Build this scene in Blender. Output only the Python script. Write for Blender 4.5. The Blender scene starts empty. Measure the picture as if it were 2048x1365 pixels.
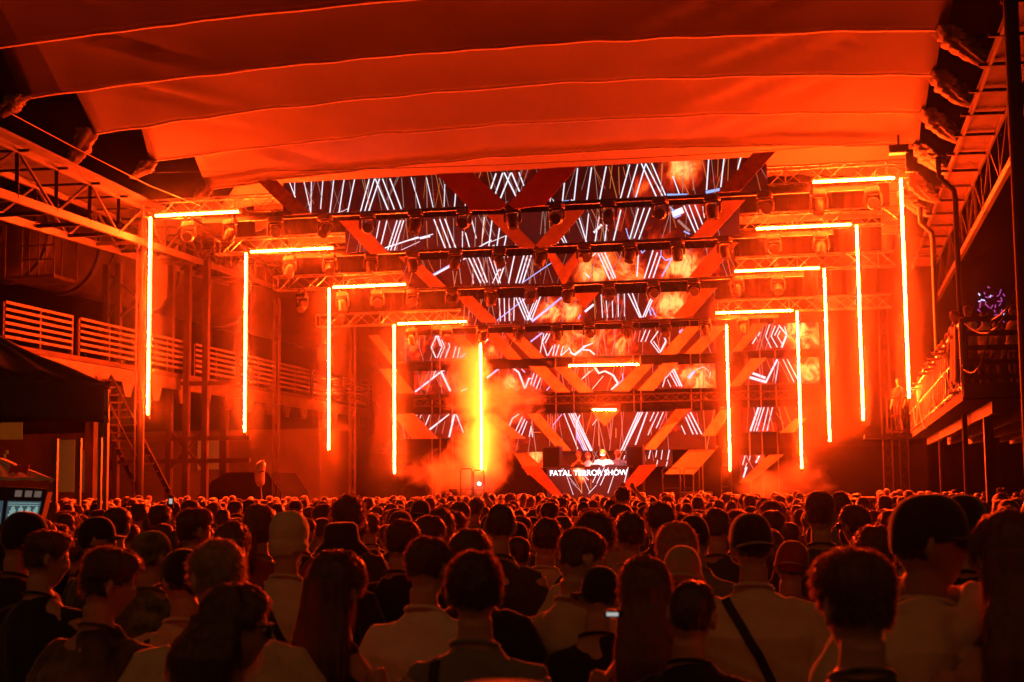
import bpy, math, random
import numpy as np
from mathutils import Vector, Matrix, noise
from mathutils.bvhtree import BVHTree
random.seed(7); rng = np.random.default_rng(7)
sc = bpy.context.scene
col = sc.collection
# ------------------------------------------------------------------ camera
F = 2903.; PITCH = .1; ROLL = -.0105; YAW = .204
CAM = np.array([8.46, 0., 2.0])
fw = np.array([-math.sin(YAW)*math.cos(PITCH), math.cos(YAW)*math.cos(PITCH), math.sin(PITCH)])
rt0 = np.array([math.cos(YAW), math.sin(YAW), 0.]); up0 = np.cross(rt0, fw)
RT = rt0*math.cos(ROLL)+up0*math.sin(ROLL); UP = -rt0*math.sin(ROLL)+up0*math.cos(ROLL)
cd = bpy.data.cameras.new("camera"); cam = bpy.data.objects.new("camera", cd); col.objects.link(cam)
cam.matrix_world = Matrix(((RT[0], UP[0], -fw[0], CAM[0]), (RT[1], UP[1], -fw[1], CAM[1]), (RT[2], UP[2], -fw[2], CAM[2]), (0, 0, 0, 1)))
cd.sensor_width = 36; cd.lens = F/2048*36; cd.clip_start = .05; cd.clip_end = 500
cd.dof.use_dof = True; cd.dof.focus_distance = 22; cd.dof.aperture_fstop = 5.0
sc.camera = cam
# ------------------------------------------------------------------ world (a dim warm night glow) and render settings
w = bpy.data.worlds.new("World"); sc.world = w; w.use_nodes = True
bg = w.node_tree.nodes["Background"]; bg.inputs[0].default_value = (1, .27, .06, 1); bg.inputs[1].default_value = .11
sc.view_settings.view_transform = 'Standard'; sc.view_settings.look = 'None'; sc.view_settings.exposure = 0; sc.view_settings.gamma = 1
cy = sc.cycles
cy.use_denoising = True; cy.denoiser = 'OPENIMAGEDENOISE'
cy.max_bounces = 5; cy.diffuse_bounces = 3; cy.glossy_bounces = 2; cy.transmission_bounces = 3; cy.volume_bounces = 0
cy.transparent_max_bounces = 12; cy.sample_clamp_indirect = 6; cy.sample_clamp_direct = 0
cy.volume_step_rate = 1.0; cy.volume_max_steps = 160
cy.use_light_tree = True; cy.caustics_reflective = False; cy.caustics_refractive = False
LED = 2900.          # radiance of the LED light bars
# ------------------------------------------------------------------ pixel (of the 2048 px photo) -> point on a plane
def at(px, py, Y=None, Z=None, X=None, D=None):
    d = fw+RT*(px-1024)/F+UP*(682.5-py)/F
    if Y is not None: t = (Y-CAM[1])/d[1]
    elif Z is not None: t = (Z-CAM[2])/d[2]
    elif X is not None: t = (X-CAM[0])/d[0]
    else: t = D
    return CAM+d*t
def pj(P):
    q = np.array(P, float)-CAM; z = q@fw
    return 1024+F*(q@RT)/z, 682.5-F*(q@UP)/z, z
# ------------------------------------------------------------------ materials
def mat(name, base=(.5, .5, .5), rough=.6, metal=0., sheen=0., spec=.5, nscale=0, namt=.3, bump=0, emit=None, es=0., dark=None, emisamp=None, ncoord='Object', nrough=.6):
    m = bpy.data.materials.new(name); m.use_nodes = True; nt = m.node_tree
    b = nt.nodes["Principled BSDF"]
    b.inputs["Base Color"].default_value = (*base, 1); b.inputs["Roughness"].default_value = rough
    b.inputs["Metallic"].default_value = metal; b.inputs["Specular IOR Level"].default_value = spec
    if sheen: b.inputs["Sheen Weight"].default_value = sheen; b.inputs["Sheen Roughness"].default_value = .35
    if emit: b.inputs["Emission Color"].default_value = (*emit, 1); b.inputs["Emission Strength"].default_value = es
    if nscale:
        tc = nt.nodes.new("ShaderNodeTexCoord"); n = nt.nodes.new("ShaderNodeTexNoise")
        n.inputs["Scale"].default_value = nscale; n.inputs["Detail"].default_value = 6; n.inputs["Roughness"].default_value = nrough
        nt.links.new(tc.outputs[ncoord], n.inputs["Vector"])
        r = nt.nodes.new("ShaderNodeValToRGB"); r.color_ramp.elements[0].position = .35; r.color_ramp.elements[1].position = .65
        d = dark if dark else tuple(c*(1-namt) for c in base)
        r.color_ramp.elements[0].color = (*d, 1); r.color_ramp.elements[1].color = (*base, 1)
        nt.links.new(n.outputs["Fac"], r.inputs[0]); nt.links.new(r.outputs[0], b.inputs["Base Color"])
        if bump:
            bp = nt.nodes.new("ShaderNodeBump"); bp.inputs["Strength"].default_value = bump; bp.inputs["Distance"].default_value = .02
            nt.links.new(n.outputs["Fac"], bp.inputs["Height"]); nt.links.new(bp.outputs[0], b.inputs["Normal"])
    if emisamp: m.cycles.emission_sampling = emisamp
    return m
M = {}
M['led'] = mat("led tube glow", (.8, .8, .8), emit=(1, .038, .0022), es=LED)
M['black'] = mat("black powder coat", (.008, .008, .008), .45, spec=.35, nscale=6, namt=.4)
M['lens'] = mat("lamp glass", (.03, .03, .03), .08, spec=.9)
M['alu'] = mat("truss aluminium", (.2, .2, .2), .32, metal=.85, nscale=3, namt=.2)
M['steel'] = mat("painted steel", (.028, .026, .023), .6, metal=.1, spec=.2, nscale=2, namt=.5, bump=.1)
M['rust'] = mat("weathered steel", (.022, .017, .014), .8, metal=0, spec=.15, nscale=1.2, namt=.6, bump=.2)
M['canvas'] = mat("canopy cloth", (.215, .20, .18), .9, spec=.2, nscale=.35, namt=.07, bump=0)
M['hem'] = mat("canopy hem cord", (.9, .87, .8), .5)
_nt = M['hem'].node_tree; _tr = _nt.nodes.new("ShaderNodeBsdfTranslucent"); _tr.inputs[0].default_value = (.9, .87, .8, 1); _mx = _nt.nodes.new("ShaderNodeMixShader"); _mx.inputs[0].default_value = .6
_nt.links.new(_nt.nodes["Principled BSDF"].outputs[0], _mx.inputs[1]); _nt.links.new(_tr.outputs[0], _mx.inputs[2]); _nt.links.new(_mx.outputs[0], _nt.nodes["Material Output"].inputs[0])
M['wood'] = mat("railing boards", (.065, .05, .04), .8, spec=.2, nscale=3, namt=.4)
M['panelpaint'] = mat("scuffed painted panel", (.24, .17, .14), .55, nscale=1.6, dark=(.14, .09, .07), nrough=.7)
M['panelred'] = mat("red painted panel", (.34, .045, .03), .55, nscale=1.6, dark=(.22, .03, .02), nrough=.7)
M['panelworn'] = mat("worn painted panel", (.2, .07, .05), .6, nscale=2.4, dark=(.05, .015, .01), nrough=.8)
M['drape'] = mat("black stage drape", (.004, .004, .004), .95, nscale=1, namt=.5, spec=.08)
M['hall'] = mat("hall wall", (.009, .008, .007), .95, spec=.1, nscale=.5, namt=.6)
M['ground'] = mat("asphalt", (.05, .05, .05), .85, nscale=2, namt=.4, bump=.3)
M['stage'] = mat("stage deck", (.05, .05, .05), .5, nscale=3, namt=.4)
M['white'] = mat("screen white line", (.02, .02, .02), emit=(.88, .88, 1), es=1.15, emisamp='NONE')
M['white2'] = mat("screen dim line", (.02, .02, .02), emit=(.55, .35, .3), es=.6, emisamp='NONE')
M['orange'] = mat("screen orange line", (.02, .02, .02), emit=(.9, .25, .06), es=.7, emisamp='NONE')
M['blue'] = mat("screen blue line", (.02, .02, .02), emit=(.25, .45, 1), es=1.2, emisamp='NONE')
M['skin'] = mat("skin", (.48, .29, .2), .5, sheen=.5, nscale=9, namt=.15)
M['skin2'] = mat("tanned skin", (.34, .19, .12), .5, sheen=.5, nscale=9, namt=.15)
for k, c in dict(hair_dark=(.02, .014, .010), hair_brown=(.09, .055, .035), hair_blond=(.38, .25, .12), hair_grey=(.3, .27, .24), hair_red=(.15, .05, .03)).items():
    M[k] = mat(k.replace('_', ' '), c, .42, sheen=1., nscale=60, namt=.5, spec=1.)
    M[k].node_tree.nodes['Principled BSDF'].inputs['Coat Weight'].default_value = .5; M[k].node_tree.nodes['Principled BSDF'].inputs['Coat Roughness'].default_value = .35
for k in [k for k in M if k.startswith('hair')]:
    nt_ = M[k].node_tree; tr_ = nt_.nodes.new("ShaderNodeBsdfTranslucent"); c_ = nt_.nodes["Principled BSDF"].inputs["Base Color"].default_value
    tr_.inputs[0].default_value = (.42+c_[0], .28+c_[1], .2+c_[2], 1); mx_ = nt_.nodes.new("ShaderNodeMixShader"); mx_.inputs[0].default_value = .45
    nt_.links.new(nt_.nodes["Principled BSDF"].outputs[0], mx_.inputs[1]); nt_.links.new(tr_.outputs[0], mx_.inputs[2]); nt_.links.new(mx_.outputs[0], nt_.nodes["Material Output"].inputs[0])
for k, c in dict(cream=(.62, .56, .44), white_shirt=(.72, .7, .66), black_shirt=(.018, .018, .02), grey_shirt=(.2, .2, .2), charcoal=(.06, .06, .065), red_shirt=(.3, .05, .04), olive=(.12, .12, .06), tan=(.42, .32, .2), navy=(.03, .04, .09)).items():
    M[k] = mat(k.replace('_', ' ')+" cotton", c, .85, sheen=.9, nscale=14, namt=.12, bump=.08, spec=.25)
M['pattern'] = mat("blotched print cotton", (.2, .15, .1), .85, sheen=.9, nscale=5, dark=(.015, .014, .012), spec=.25)
M['camo'] = mat("camouflage cotton", (.25, .24, .13), .85, sheen=.3, nscale=14, dark=(.03, .035, .02), spec=.25)
M['denim'] = mat("dark denim", (.04, .05, .08), .85, sheen=.2, nscale=30, namt=.3)
M['strap'] = mat("black webbing", (.01, .01, .01), .6)
M['glasses'] = mat("black plastic frame", (.01, .01, .01), .2, spec=.8)
M['eye'] = mat("eye white", (.7, .68, .65), .2)

# ------------------------------------------------------------------ mesh helpers
class MB:
    def __init__(s): s.v = []; s.f = []; s.m = []
    def add(s, v, f, mi=0):
        o = len(s.v); s.v += [tuple(map(float, p)) for p in v]; s.f += [tuple(i+o for i in q) for q in f]; s.m += [mi]*len(f)
    def box(s, c, size, ax=None, mi=0):
        c = np.array(c, float); h = np.array(size, float)/2
        A = np.eye(3) if ax is None else np.array(ax, float)
        s.add([c+A[0]*h[0]*i+A[1]*h[1]*j+A[2]*h[2]*k for i in (-1, 1) for j in (-1, 1) for k in (-1, 1)],
              [(0, 1, 3, 2), (4, 6, 7, 5), (0, 4, 5, 1), (2, 3, 7, 6), (0, 2, 6, 4), (1, 5, 7, 3)], mi)
    def frame(s, p, q, hint=(0, 0, 1)):
        p = np.array(p, float); q = np.array(q, float); d = q-p; L = np.linalg.norm(d); d = d/max(L, 1e-9)
        h = np.array(hint, float)
        if abs(d@h) > .98: h = np.array([1., 0, 0])
        a = np.cross(h, d); a /= np.linalg.norm(a); b = np.cross(d, a)
        return p, q, d, L, a, b
    def bar(s, p, q, w, h, mi=0, hint=(0, 0, 1)):
        p, q, d, L, a, b = s.frame(p, q, hint); s.box((p+q)/2, (w, h, L), (a, b, d), mi)
    def tube(s, p, q, r, n=6, r2=None, mi=0):
        s.chain([p, q], [r, r if r2 is None else r2], n, mi)
    def chain(s, pts, rad, n=8, mi=0, flat=1.):
        pts = [np.array(p, float) for p in pts]; rings = []; a0 = None
        for i, p in enumerate(pts):
            d = (pts[min(i+1, len(pts)-1)]-pts[max(i-1, 0)]); d /= max(np.linalg.norm(d), 1e-9)
            if a0 is None:
                h = np.array([0, 0, 1.]) if abs(d[2]) < .95 else np.array([0, 1., 0]); a0 = np.cross(h, d)
            a = a0-d*(a0@d); a /= np.linalg.norm(a); b = np.cross(d, a); a0 = a
            rings.append([p+(a*math.cos(t)+b*math.sin(t)*flat)*rad[i] for t in (2*math.pi*k/n for k in range(n))])
        s.rings(rings, mi)
    def rings(s, rings, mi=0, closed=True):
        n = len(rings[0]); v = [p for r in rings for p in r]; f = []
        for i in range(len(rings)-1):
            for k in range(n if closed else n-1):
                f.append((i*n+k, i*n+(k+1) % n, (i+1)*n+(k+1) % n, (i+1)*n+k))
        if closed: f += [tuple(reversed(range(n))), tuple((len(rings)-1)*n+k for k in range(n))]
        s.add(v, f, mi)
    def loft(s, secs, n=20, mi=0, e=2.3):    # secs: (cx,cy,cz,rx,ry)
        rr = []
        for cx, cyy, cz, rx, ry in secs:
            r = []
            for k in range(n):
                t = 2*math.pi*k/n; c, q = math.cos(t), math.sin(t)
                r.append((cx+rx*math.copysign(abs(c)**(2/e), c), cyy+ry*math.copysign(abs(q)**(2/e), q), cz))
            rr.append(r)
        s.rings(rr, mi)
    def sphere(s, c, r, n=12, mi=0, fn=None, sc3=(1, 1, 1)):
        c = np.array(c, float); rr = []
        for i in range(1, n):
            ph = math.pi*i/n; ring = []
            for k in range(2*n):
                t = math.pi*k/n; d = np.array([math.sin(ph)*math.cos(t), math.sin(ph)*math.sin(t), -math.cos(ph)])
                ring.append(c+(fn(d) if fn else d*r*np.array(sc3)))
            rr.append(ring)
        s.rings(rr, mi)
    def prism(s, poly, back, mi=0):          # planar polygon extruded by vector back
        p = [np.array(a, float) for a in poly]; n = len(p); b = np.array(back, float)
        s.add(p+[a+b for a in p], [tuple(range(n)), tuple(reversed(range(n, 2*n)))]+[(i, n+i, n+(i+1) % n, (i+1) % n) for i in range(n)], mi)
    def build(s, name, mats, parent=None, smooth=False, loc=None):
        me = bpy.data.meshes.new(name); me.from_pydata(s.v, [], s.f)
        if not isinstance(mats, (list, tuple)): mats = [mats]
        for x in mats: me.materials.append(x)
        if len(mats) > 1: me.polygons.foreach_set("material_index", s.m)
        if smooth: me.polygons.foreach_set("use_smooth", [True]*len(me.polygons))
        me.update()
        return link(name, me, parent, loc)
def link(name, me, parent=None, loc=None):
    o = bpy.data.objects.new(name, me); col.objects.link(o)
    if parent is not None: o.parent = parent
    if loc is not None: o.location = loc
    return o
def tag(o, label=None, cat=None, group=None, kind=None):
    if label: o['label'] = label
    if cat: o['category'] = cat
    if group: o['group'] = group
    if kind: o['kind'] = kind
    return o
def thing(name, label, cat, loc=(0, 0, 0), group=None, rz=0):
    o = bpy.data.objects.new(name, None); col.objects.link(o); o.empty_display_size = .2
    o.location = [float(a) for a in loc]; o.rotation_euler = (0, 0, rz); return tag(o, label, cat, group)
kids = {}
def copy_tree(o, parent=None):
    c = o.copy(); col.objects.link(c)
    if parent is not None: c.parent = parent
    for ch in kids_of(o): copy_tree(ch, c)
    return c
def kids_of(o): return [x for x in KC.get(o.name, [])]
KC = {}
def remember(o):
    for x in list(bpy.data.objects)[::-1][:0]: pass
    KC[o.name] = list(o.children)
    for ch in o.children: KC[ch.name] = list(ch.children)
def side_of(px): return "left" if px < 1024 else "right"
ORD = ['first', 'second', 'third', 'fourth', 'fifth', 'sixth', 'seventh', 'eighth', 'ninth', 'tenth', 'eleventh', 'twelfth', 'thirteenth', 'fourteenth', 'fifteenth', 'sixteenth']
FR = [(40.66, 10.99, 10.24), (45.64, 9.94, 9.88), (51.38, 8.99, 9.41), (56.47, 7.98, 8.56)]   # Y, half width, top of LED gates

# ================================================================== SETTING
g = MB(); g.add([(-300, -60, 0), (300, -60, 0), (300, 300, 0), (-300, 300, 0)], [(0, 1, 2, 3)])
tag(g.build("ground", M['ground']), kind='structure')
def wall(name, label, p, q, z0, z1, th, m):
    b = MB(); p = np.array([*p, (z0+z1)/2]); q = np.array([*q, (z0+z1)/2]); b.bar(p, q, th, z1-z0, 0)
    return tag(b.build(name, m), label, "wall")
wall("hall_wall", "dark reddish rear wall of the hall behind the stage", (-60, 74), (60, 74), 0, 24, .6, M['hall'])
wall("hall_wall", "dark side wall of the hall beyond the timber walkway", (-44, 8), (-44, 73), 0, 24, .6, M['hall'])
wall("hall_wall", "dark side wall of the hall behind the balcony", (30, 8), (30, 73), 0, 24, .6, M['hall'])
b = MB(); b.box((-7, 40, 24.4), (76, 70, .3)); tag(b.build("hall_roof", M['hall']), "dark high roof of the hall above the cloth canopy", "roof")
sd = MB(); sd.box((0, 62, .55), (24, 12, 1.1)); tag(sd.build("stage_deck", M['stage']), "low black stage deck behind the crowd", "stage")

# ================================================================== CANOPY
SE = [(22, [(-9.5, 12.0), (12, 12.0)]),]
seams = [(25., None), (28.5, [(0, 78), (350, 41), (700, 8), (850, 0)]), (31.5, [(45, 198), (350, 158), (700, 120), (1060, 92), (1410, 70), (1895, 62)]),
         (34.6, [(190, 268), (440, 232), (700, 202), (1050, 172), (1400, 154), (1870, 152)]), (37.7, [(300, 323), (500, 299), (700, 275), (1050, 247), (1400, 232), (1850, 225)]),
         (40.8, [(415, 378), (700, 345), (1000, 315), (1400, 292), (1838, 293)]), (44., None), (47.2, None), (50.4, None), (53.6, None), (57., None)]
cv = []
for Y, pts in seams:
    if pts and len(pts) > 4:
        P = [at(x, y, Y=Y) for x, y in pts]; cv.append((Y, np.polyfit([p[0] for p in P], [p[2] for p in P], 2), P[0][0], P[-1][0]))
    else: cv.append((Y, None, -10.4, 11.6))
good = [c for c in cv if c[1] is not None]
def seamz(i, x):
    Y, pf, a, b_ = cv[i]
    if pf is None:
        gx = good[0] if Y < 30 else good[-1]
        pf = gx[1]; off = {28.5: 0.22, 25.: .45}.get(Y, -.03*(Y-41))
        if Y > 42: off = .10-.04*(Y-44)
        return np.polyval(pf, x)+off
    return np.polyval(pf, x)
NX = 60
canopy = thing("fabric_canopy", "huge pleated pale cloth canopy spread over the crowd and stage", "canopy", (0, 40, 0))
def pleat_pt(i, u, v):
    """u 0..1 across, v 0..1 from the ridge behind seam i-1 down to seam i"""
    Y0, Y1 = cv[i-1][0], cv[i][0]
    xl = (cv[i-1][2]+.95)*(1-v)+cv[i][2]*v; xr = cv[i-1][3]*(1-v)+cv[i][3]*v
    edge = min(1, min(u, 1-u)*14)
    xl += .0; x = xl+(xr-xl)*u
    z0 = seamz(i-1, x)+.5; z1 = seamz(i, x)
    y = Y0+.55+(Y1-Y0-.55)*v
    sag = .05*math.sin(math.pi*v)*edge
    fold = .045*noise.noise(Vector((x*.9+i*7, v*1.2+x*.25, i)))*(.3+v)
    c = u*2-1
    q_ = i % 3; wr = .09*math.exp(-((x-9.4+.5*q_+v*3.4)/.22)**2)-.07*math.exp(-((x-8.7+.4*q_+v*3.2)/.3)**2)+.09*math.exp(-((x-10.3+v*(2+q_))/.16)**2)+.12*math.exp(-((x+8.9-v*3-.5*q_)/.22)**2)-.08*math.exp(-((x+8.1-v*2.6)/.3)**2)+.035*math.sin(x*4+v*2.5+i)*(abs(c)**3)*v
    z = z0*(1-v)+z1*v+sag+(fold+wr*math.sin(math.pi*min(1, v*1.1)))*edge
    return (x, y-40, z)
for i in range(1, len(cv)):
    b = MB(); NV = 14
    front = [[pleat_pt(i, k/NX, j/NV) for k in range(NX+1)] for j in range(NV+1)]
    nb = [(p[0], cv[i][0]+.55-40, pz) for p, pz in zip(front[-1], [seamz(i, front[-1][k][0])+.5 for k in range(NX+1)])]
    b.rings(front, closed=False)
    b.rings([front[-1], nb], closed=False)
    o = b.build("cloth_pleat", M['canvas'], canopy, smooth=False)
    for p in o.data.polygons: p.use_smooth = p.index < NV*NX
    md = o.modifiers.new("s", 'SOLIDIFY'); md.thickness = .004
    h = MB(); h.chain([np.array(p)-(0, 0, .018) for p in front[-1]], [.014]*(NX+1), 6); h.build("hem", M['hem'], canopy)
# hanging gathered ends of the pleats
def sleeve(pts, rad, m=M['canvas'], label=None):
    b = MB(); n = 30; P = [np.array(p, float) for p in pts]; rr = []
    N = 18
    for j in range(N+1):
        t = j/N*(len(P)-1); k = min(int(t), len(P)-2); u = t-k; c = P[k]*(1-u)+P[k+1]*u; r = rad[k]*(1-u)+rad[k+1]*u
        ring = []
        for a in range(n):
            th = 2*math.pi*a/n; q = r*(1+.35*noise.noise(Vector((a*.7, j*.25, P[0][0])))+.16*math.sin(th*5+j*.35))*(1-.25*math.sin(j*1.1)**4)
            ring.append(c+np.array([math.cos(th)*q, math.sin(th)*q*1.4, .03*math.sin(a*2.1)]))
        rr.append(ring)
    b.rings(rr); o = b.build("gathered_end", m, canopy, smooth=True, loc=(0, -40, 0)); return o
def P2(x, y, Y): return at(x, y, Y=Y)
for Y, pts in [(28.6, [(38, 195), (15, 220), (0, 232)]), (34.6, [(178, 262), (160, 300), (143, 325), (140, 345)]), (37.6, [(298, 325), (288, 342), (265, 356)]), (40.5, [(412, 378), (402, 395), (385, 402)])]:
    sleeve([P2(x, y, Y) for x, y in pts], [.26, .22, .17, .10][:len(pts)] if len(pts) > 3 else [.2, .2, .08])
for a, (Y, pts) in enumerate([(31.6, [(1895, 62), (1915, 85), (1950, 112), (1983, 136)]), (34.7, [(1880, 150), (1900, 175), (1925, 200), (1947, 212)]), (37.8, [(1858, 225), (1880, 250), (1900, 270), (1921, 285)]),
        (40.9, [(1842, 295), (1862, 320), (1880, 335), (1897, 348)]), (43.5, [(1825, 350), (1840, 375), (1858, 395), (1873, 404)]), (46, [(1812, 385), (1825, 405), (1845, 425), (1860, 432)])]):
    sleeve([P2(x, y, Y) for x, y in pts], [.30, .30, .26, .12])

# ================================================================== TRUSSES
def truss(mb, p, q, s=.5, bay=.55, rc=.024, rl=.012, upv=(0, 0, 1), n=6):
    p, q, d, L, a, b_ = mb.frame(p, q, upv)      # a: horizontal normal, b_: up
    cs = [a*i*s/2+b_*j*s/2 for i, j in ((-1, -1), (1, -1), (1, 1), (-1, 1))]
    for c in cs: mb.tube(p+c, q+c, rc, n)
    nb = max(2, int(round(L/bay)))
    for f in range(4):
        c0, c1 = cs[f], cs[(f+1) % 4]
        for k in range(nb):
            u0, u1 = p+d*L*k/nb, p+d*L*(k+1)/nb
            mb.tube(u0+(c0 if k % 2 == 0 else c1), u1+(c1 if k % 2 == 0 else c0), rl, 4)
    for k in range(0, nb+1, 5):
        u = p+d*L*k/nb
        for f in range(4): mb.tube(u+cs[f], u+cs[(f+1) % 4], rl*1.2, 4)
TR = []
names4 = ["nearest", "second", "third", "farthest"]
for i, (x0, x1) in enumerate([(-11.35, 11.2), (-11.2, 11.3), (-11.3, 11.4), (-11.4, 11.5)]):
    Y, W, Z = FR[i]
    zc = Z+.32
    t = thing("lighting_truss", "%s of the four aluminium lattice trusses above the stage, seen from the crowd" % names4[i], "truss", (0, Y, zc), "stage trusses")
    b = MB(); truss(b, (x0, .1, 0), (x1, .1, 0)); b.build("lattice", M['alu'], t)
    b = MB(); b.box((.4, -.02, -.40), (2*W-2.2, .12, .22)); b.build("lamp_rail", M['black'], t)
    b = MB()
    pts = []
    for k in range(0, 90):
        x = -W+2*W*k/89; pts.append((x, -.2+.02*math.sin(k*1.7), -.27-.05*abs(math.sin(k*math.pi/6))))
    b.chain(pts, [.014]*90, 4); b.build("cable", M['black'], t)
    TR.append(t)
# black masking cloths hung above trusses 2-4
for i in (1, 2, 3):
    Y, W, Z = FR[i]; b = MB()
    zl = {1: 1.5, 2: 1.25, 3: 1.2}[i]
    xl = {1: -9.9, 2: -10.9, 3: -11.2}[i]
    rr = [[], []]
    for k in range(121):
        x = xl+(11.0-xl)*k/120; yy = .05*math.sin(x*9)
        rr[0].append((x, yy, .6)); rr[1].append((x, yy, .6+zl if i > 1 or x > -8 else .6+.25+(x+9.9)*.65))
    b.rings(rr, closed=False); o = b.build("masking_cloth", M['drape'], loc=(0, Y+.55, Z))
    md = o.modifiers.new("s", 'SOLIDIFY'); md.thickness = .006
    tag(o, "black masking cloth stretched above the %s lattice truss from the crowd" % names4[i], "drape", "masking cloths above the trusses")
# truss towers
for (px, py, Y, top, lab) in [(553, 700, 51.5, 9.2, "slim lattice tower under the left end of the third truss"), (1772, 800, 57, 9.2, "lattice tower under the right end of the farthest truss"),
                              (1800, 700, 62, 8.2, "lattice tower deeper behind the right LED bars"), (705, 700, 57, 8.8, "lattice tower under the left end of the farthest truss")]:
    p = at(px, py, Y=Y); t = thing("truss_tower", lab, "tower", (p[0], Y, 0), "truss towers")
    b = MB(); truss(b, (0, 0, .1), (0, 0, top), s=.34 if px > 1000 else .2, bay=.5, rl=.009, rc=.02); b.build("lattice", M['rust'], t)
    b = MB(); b.box((0, 0, .06), (1, 1, .08)); b.build("base_plate", M['steel'], t)

# ================================================================== LED BARS
def led_bar(name, label, p, q, n, group, cable=None, wd=.064):
    p = np.array(p, float); q = np.array(q, float); d = (q-p)/np.linalg.norm(q-p); L = np.linalg.norm(q-p)
    t = thing(name, label, "light bar", p, group)
    seg = L/n
    for k in range(n):
        b = MB(); a = d*(seg*k+.02); e = d*(seg*(k+1)-.02)
        b.tube(a, e, wd/2, 6); b.build("tube_segment", M['led'], t)
    b = MB(); back = np.array([0, .09, 0]); b.bar(back-d*.02, back+d*(L+.1), .07, .03, hint=(0, 1, 0))
    for k in range(n+1): b.bar(d*seg*k+back, d*seg*k-np.array([0, .035, 0]), .03, .03)
    b.build("mounting_channel", M['black'], t)
    if abs(d[2]) < .5: b = MB(); b.bar(-d*.02+(0, -.0, .075), d*(L+.02)+np.array((0, -.0, .075)), .15, .012); b.build("hood", M['drape'], t)  # plate added above horizontal bars to block their light from the canopy
    if cable:
        b = MB(); b.tube((0, .07, 0), (0, .07, cable), .008, 4); b.build("hanging_cable", M['black'], t)
    return t
gn = "orange LED bars forming gates around the stage"
for i, (Y, W, Z) in enumerate(FR):
    for s, sn in ((-1, "left"), (1, "right")):
        # hanging slightly off the truss line
        Yf = Y-.45
        top = (s*W, Yf, Z)
        led_bar("led_bar", "tall vertical orange LED bar, %s side of the %s gate from the crowd" % (sn, ORD[i]), top, (s*W, Yf, Z-6), 6, gn, .3)
        hl = [2.7, 2.9, 2.8, 2.85][i] if s < 0 else [2.2, 2.9, 2.93, 2.93][i]
        led_bar("led_bar", "short horizontal orange LED bar, %s top corner of the %s gate from the crowd" % (sn, ORD[i]), (s*(W-.15), Yf, Z+.02), (s*(W-.15-hl), Yf, Z+.02), 3, gn)
p = at(961, 668, Y=58.); q = at(963, 942, Y=58.); led_bar("led_bar", "vertical glowing orange LED bar standing in the thick smoke", p, (p[0], p[1], q[2]), 6, gn, .4)
p = at(1453, 650, Y=58.); q = at(1465, 943, Y=58.); led_bar("led_bar", "inner vertical orange LED bar just left of the right-hand gate bars", p, (p[0], p[1], q[2]), 6, gn, .4)
p = at(1137, 732, Y=58.4); q = at(1278, 729, Y=58.4); led_bar("led_bar", "horizontal glowing orange LED bar high over the DJ booth", p, q, 3, gn)
p = at(1185, 820, Y=58.4); q = at(1233, 820, Y=58.4); led_bar("led_bar", "shortest orange LED bar, on top of the small triangle above the booth", p, q, 1, gn)
# ================================================================== SCREENS
def flame_mat(name, blobs, seed, bright=1.0, base=(.02, .002, .001)):
    """animated-fire video content: noise shaped by soft spots (object coordinates of the screen)"""
    m = bpy.data.materials.new(name); m.use_nodes = True; nt = m.node_tree; L = nt.links; b = nt.nodes["Principled BSDF"]
    b.inputs["Base Color"].default_value = (.006, .006, .006, 1); b.inputs["Roughness"].default_value = .6; b.inputs["Specular IOR Level"].default_value = .15
    tc = nt.nodes.new("ShaderNodeTexCoord"); n = nt.nodes.new("ShaderNodeTexNoise"); n.inputs["Scale"].default_value = 1.6
    n.inputs["Detail"].default_value = 8; n.inputs["Distortion"].default_value = 1.4; n.inputs["Roughness"].default_value = .6
    mp = nt.nodes.new("ShaderNodeMapping"); mp.inputs["Location"].default_value = (seed*3.1, 0, seed); mp.inputs["Scale"].default_value = (1, 1, .8)
    L.new(tc.outputs["Object"], mp.inputs[0]); L.new(mp.outputs[0], n.inputs["Vector"])
    acc = None
    for (x, z, r, s) in blobs:
        vd = nt.nodes.new("ShaderNodeVectorMath"); vd.operation = 'DISTANCE'; vd.inputs[1].default_value = (x, 0, z); L.new(tc.outputs["Object"], vd.inputs[0])
        mr = nt.nodes.new("ShaderNodeMapRange"); mr.interpolation_type = 'SMOOTHSTEP'; mr.inputs[1].default_value = 0; mr.inputs[2].default_value = r; mr.inputs[3].default_value = s*1.6; mr.inputs[4].default_value = 0
        L.new(vd.outputs["Value"], mr.inputs[0])
        if acc is None: acc = mr.outputs[0]
        else:
            ad = nt.nodes.new("ShaderNodeMath"); ad.operation = 'MAXIMUM'; L.new(acc, ad.inputs[0]); L.new(mr.outputs[0], ad.inputs[1]); acc = ad.outputs[0]
    r = nt.nodes.new("ShaderNodeValToRGB"); e = r.color_ramp.elements
    e[0].position = .0; e[0].color = (*base, 1); e[1].position = 1; e[1].color = (1, .5, .12, 1)
    for p, c in ((.30, (.05, .002, .001)), (.5, (.35, .012, .003)), (.7, (.85, .09, .01))):
        q = e.new(p); q.color = (*c, 1)
    mu = nt.nodes.new("ShaderNodeMath"); mu.operation = 'MULTIPLY_ADD'; mu.inputs[2].default_value = -.12
    ad = nt.nodes.new("ShaderNodeMath"); ad.operation = 'ADD'; ad.inputs[1].default_value = .47
    if acc is None: ad.inputs[0].default_value = 0
    else: L.new(acc, ad.inputs[0])
    L.new(n.outputs["Fac"], mu.inputs[0]); L.new(ad.outputs[0], mu.inputs[1]); L.new(mu.outputs[0], r.inputs[0])
    L.new(r.outputs[0], b.inputs["Emission Color"]); b.inputs["Emission Strength"].default_value = bright
    m.cycles.emission_sampling = 'NONE'
    return m
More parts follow.
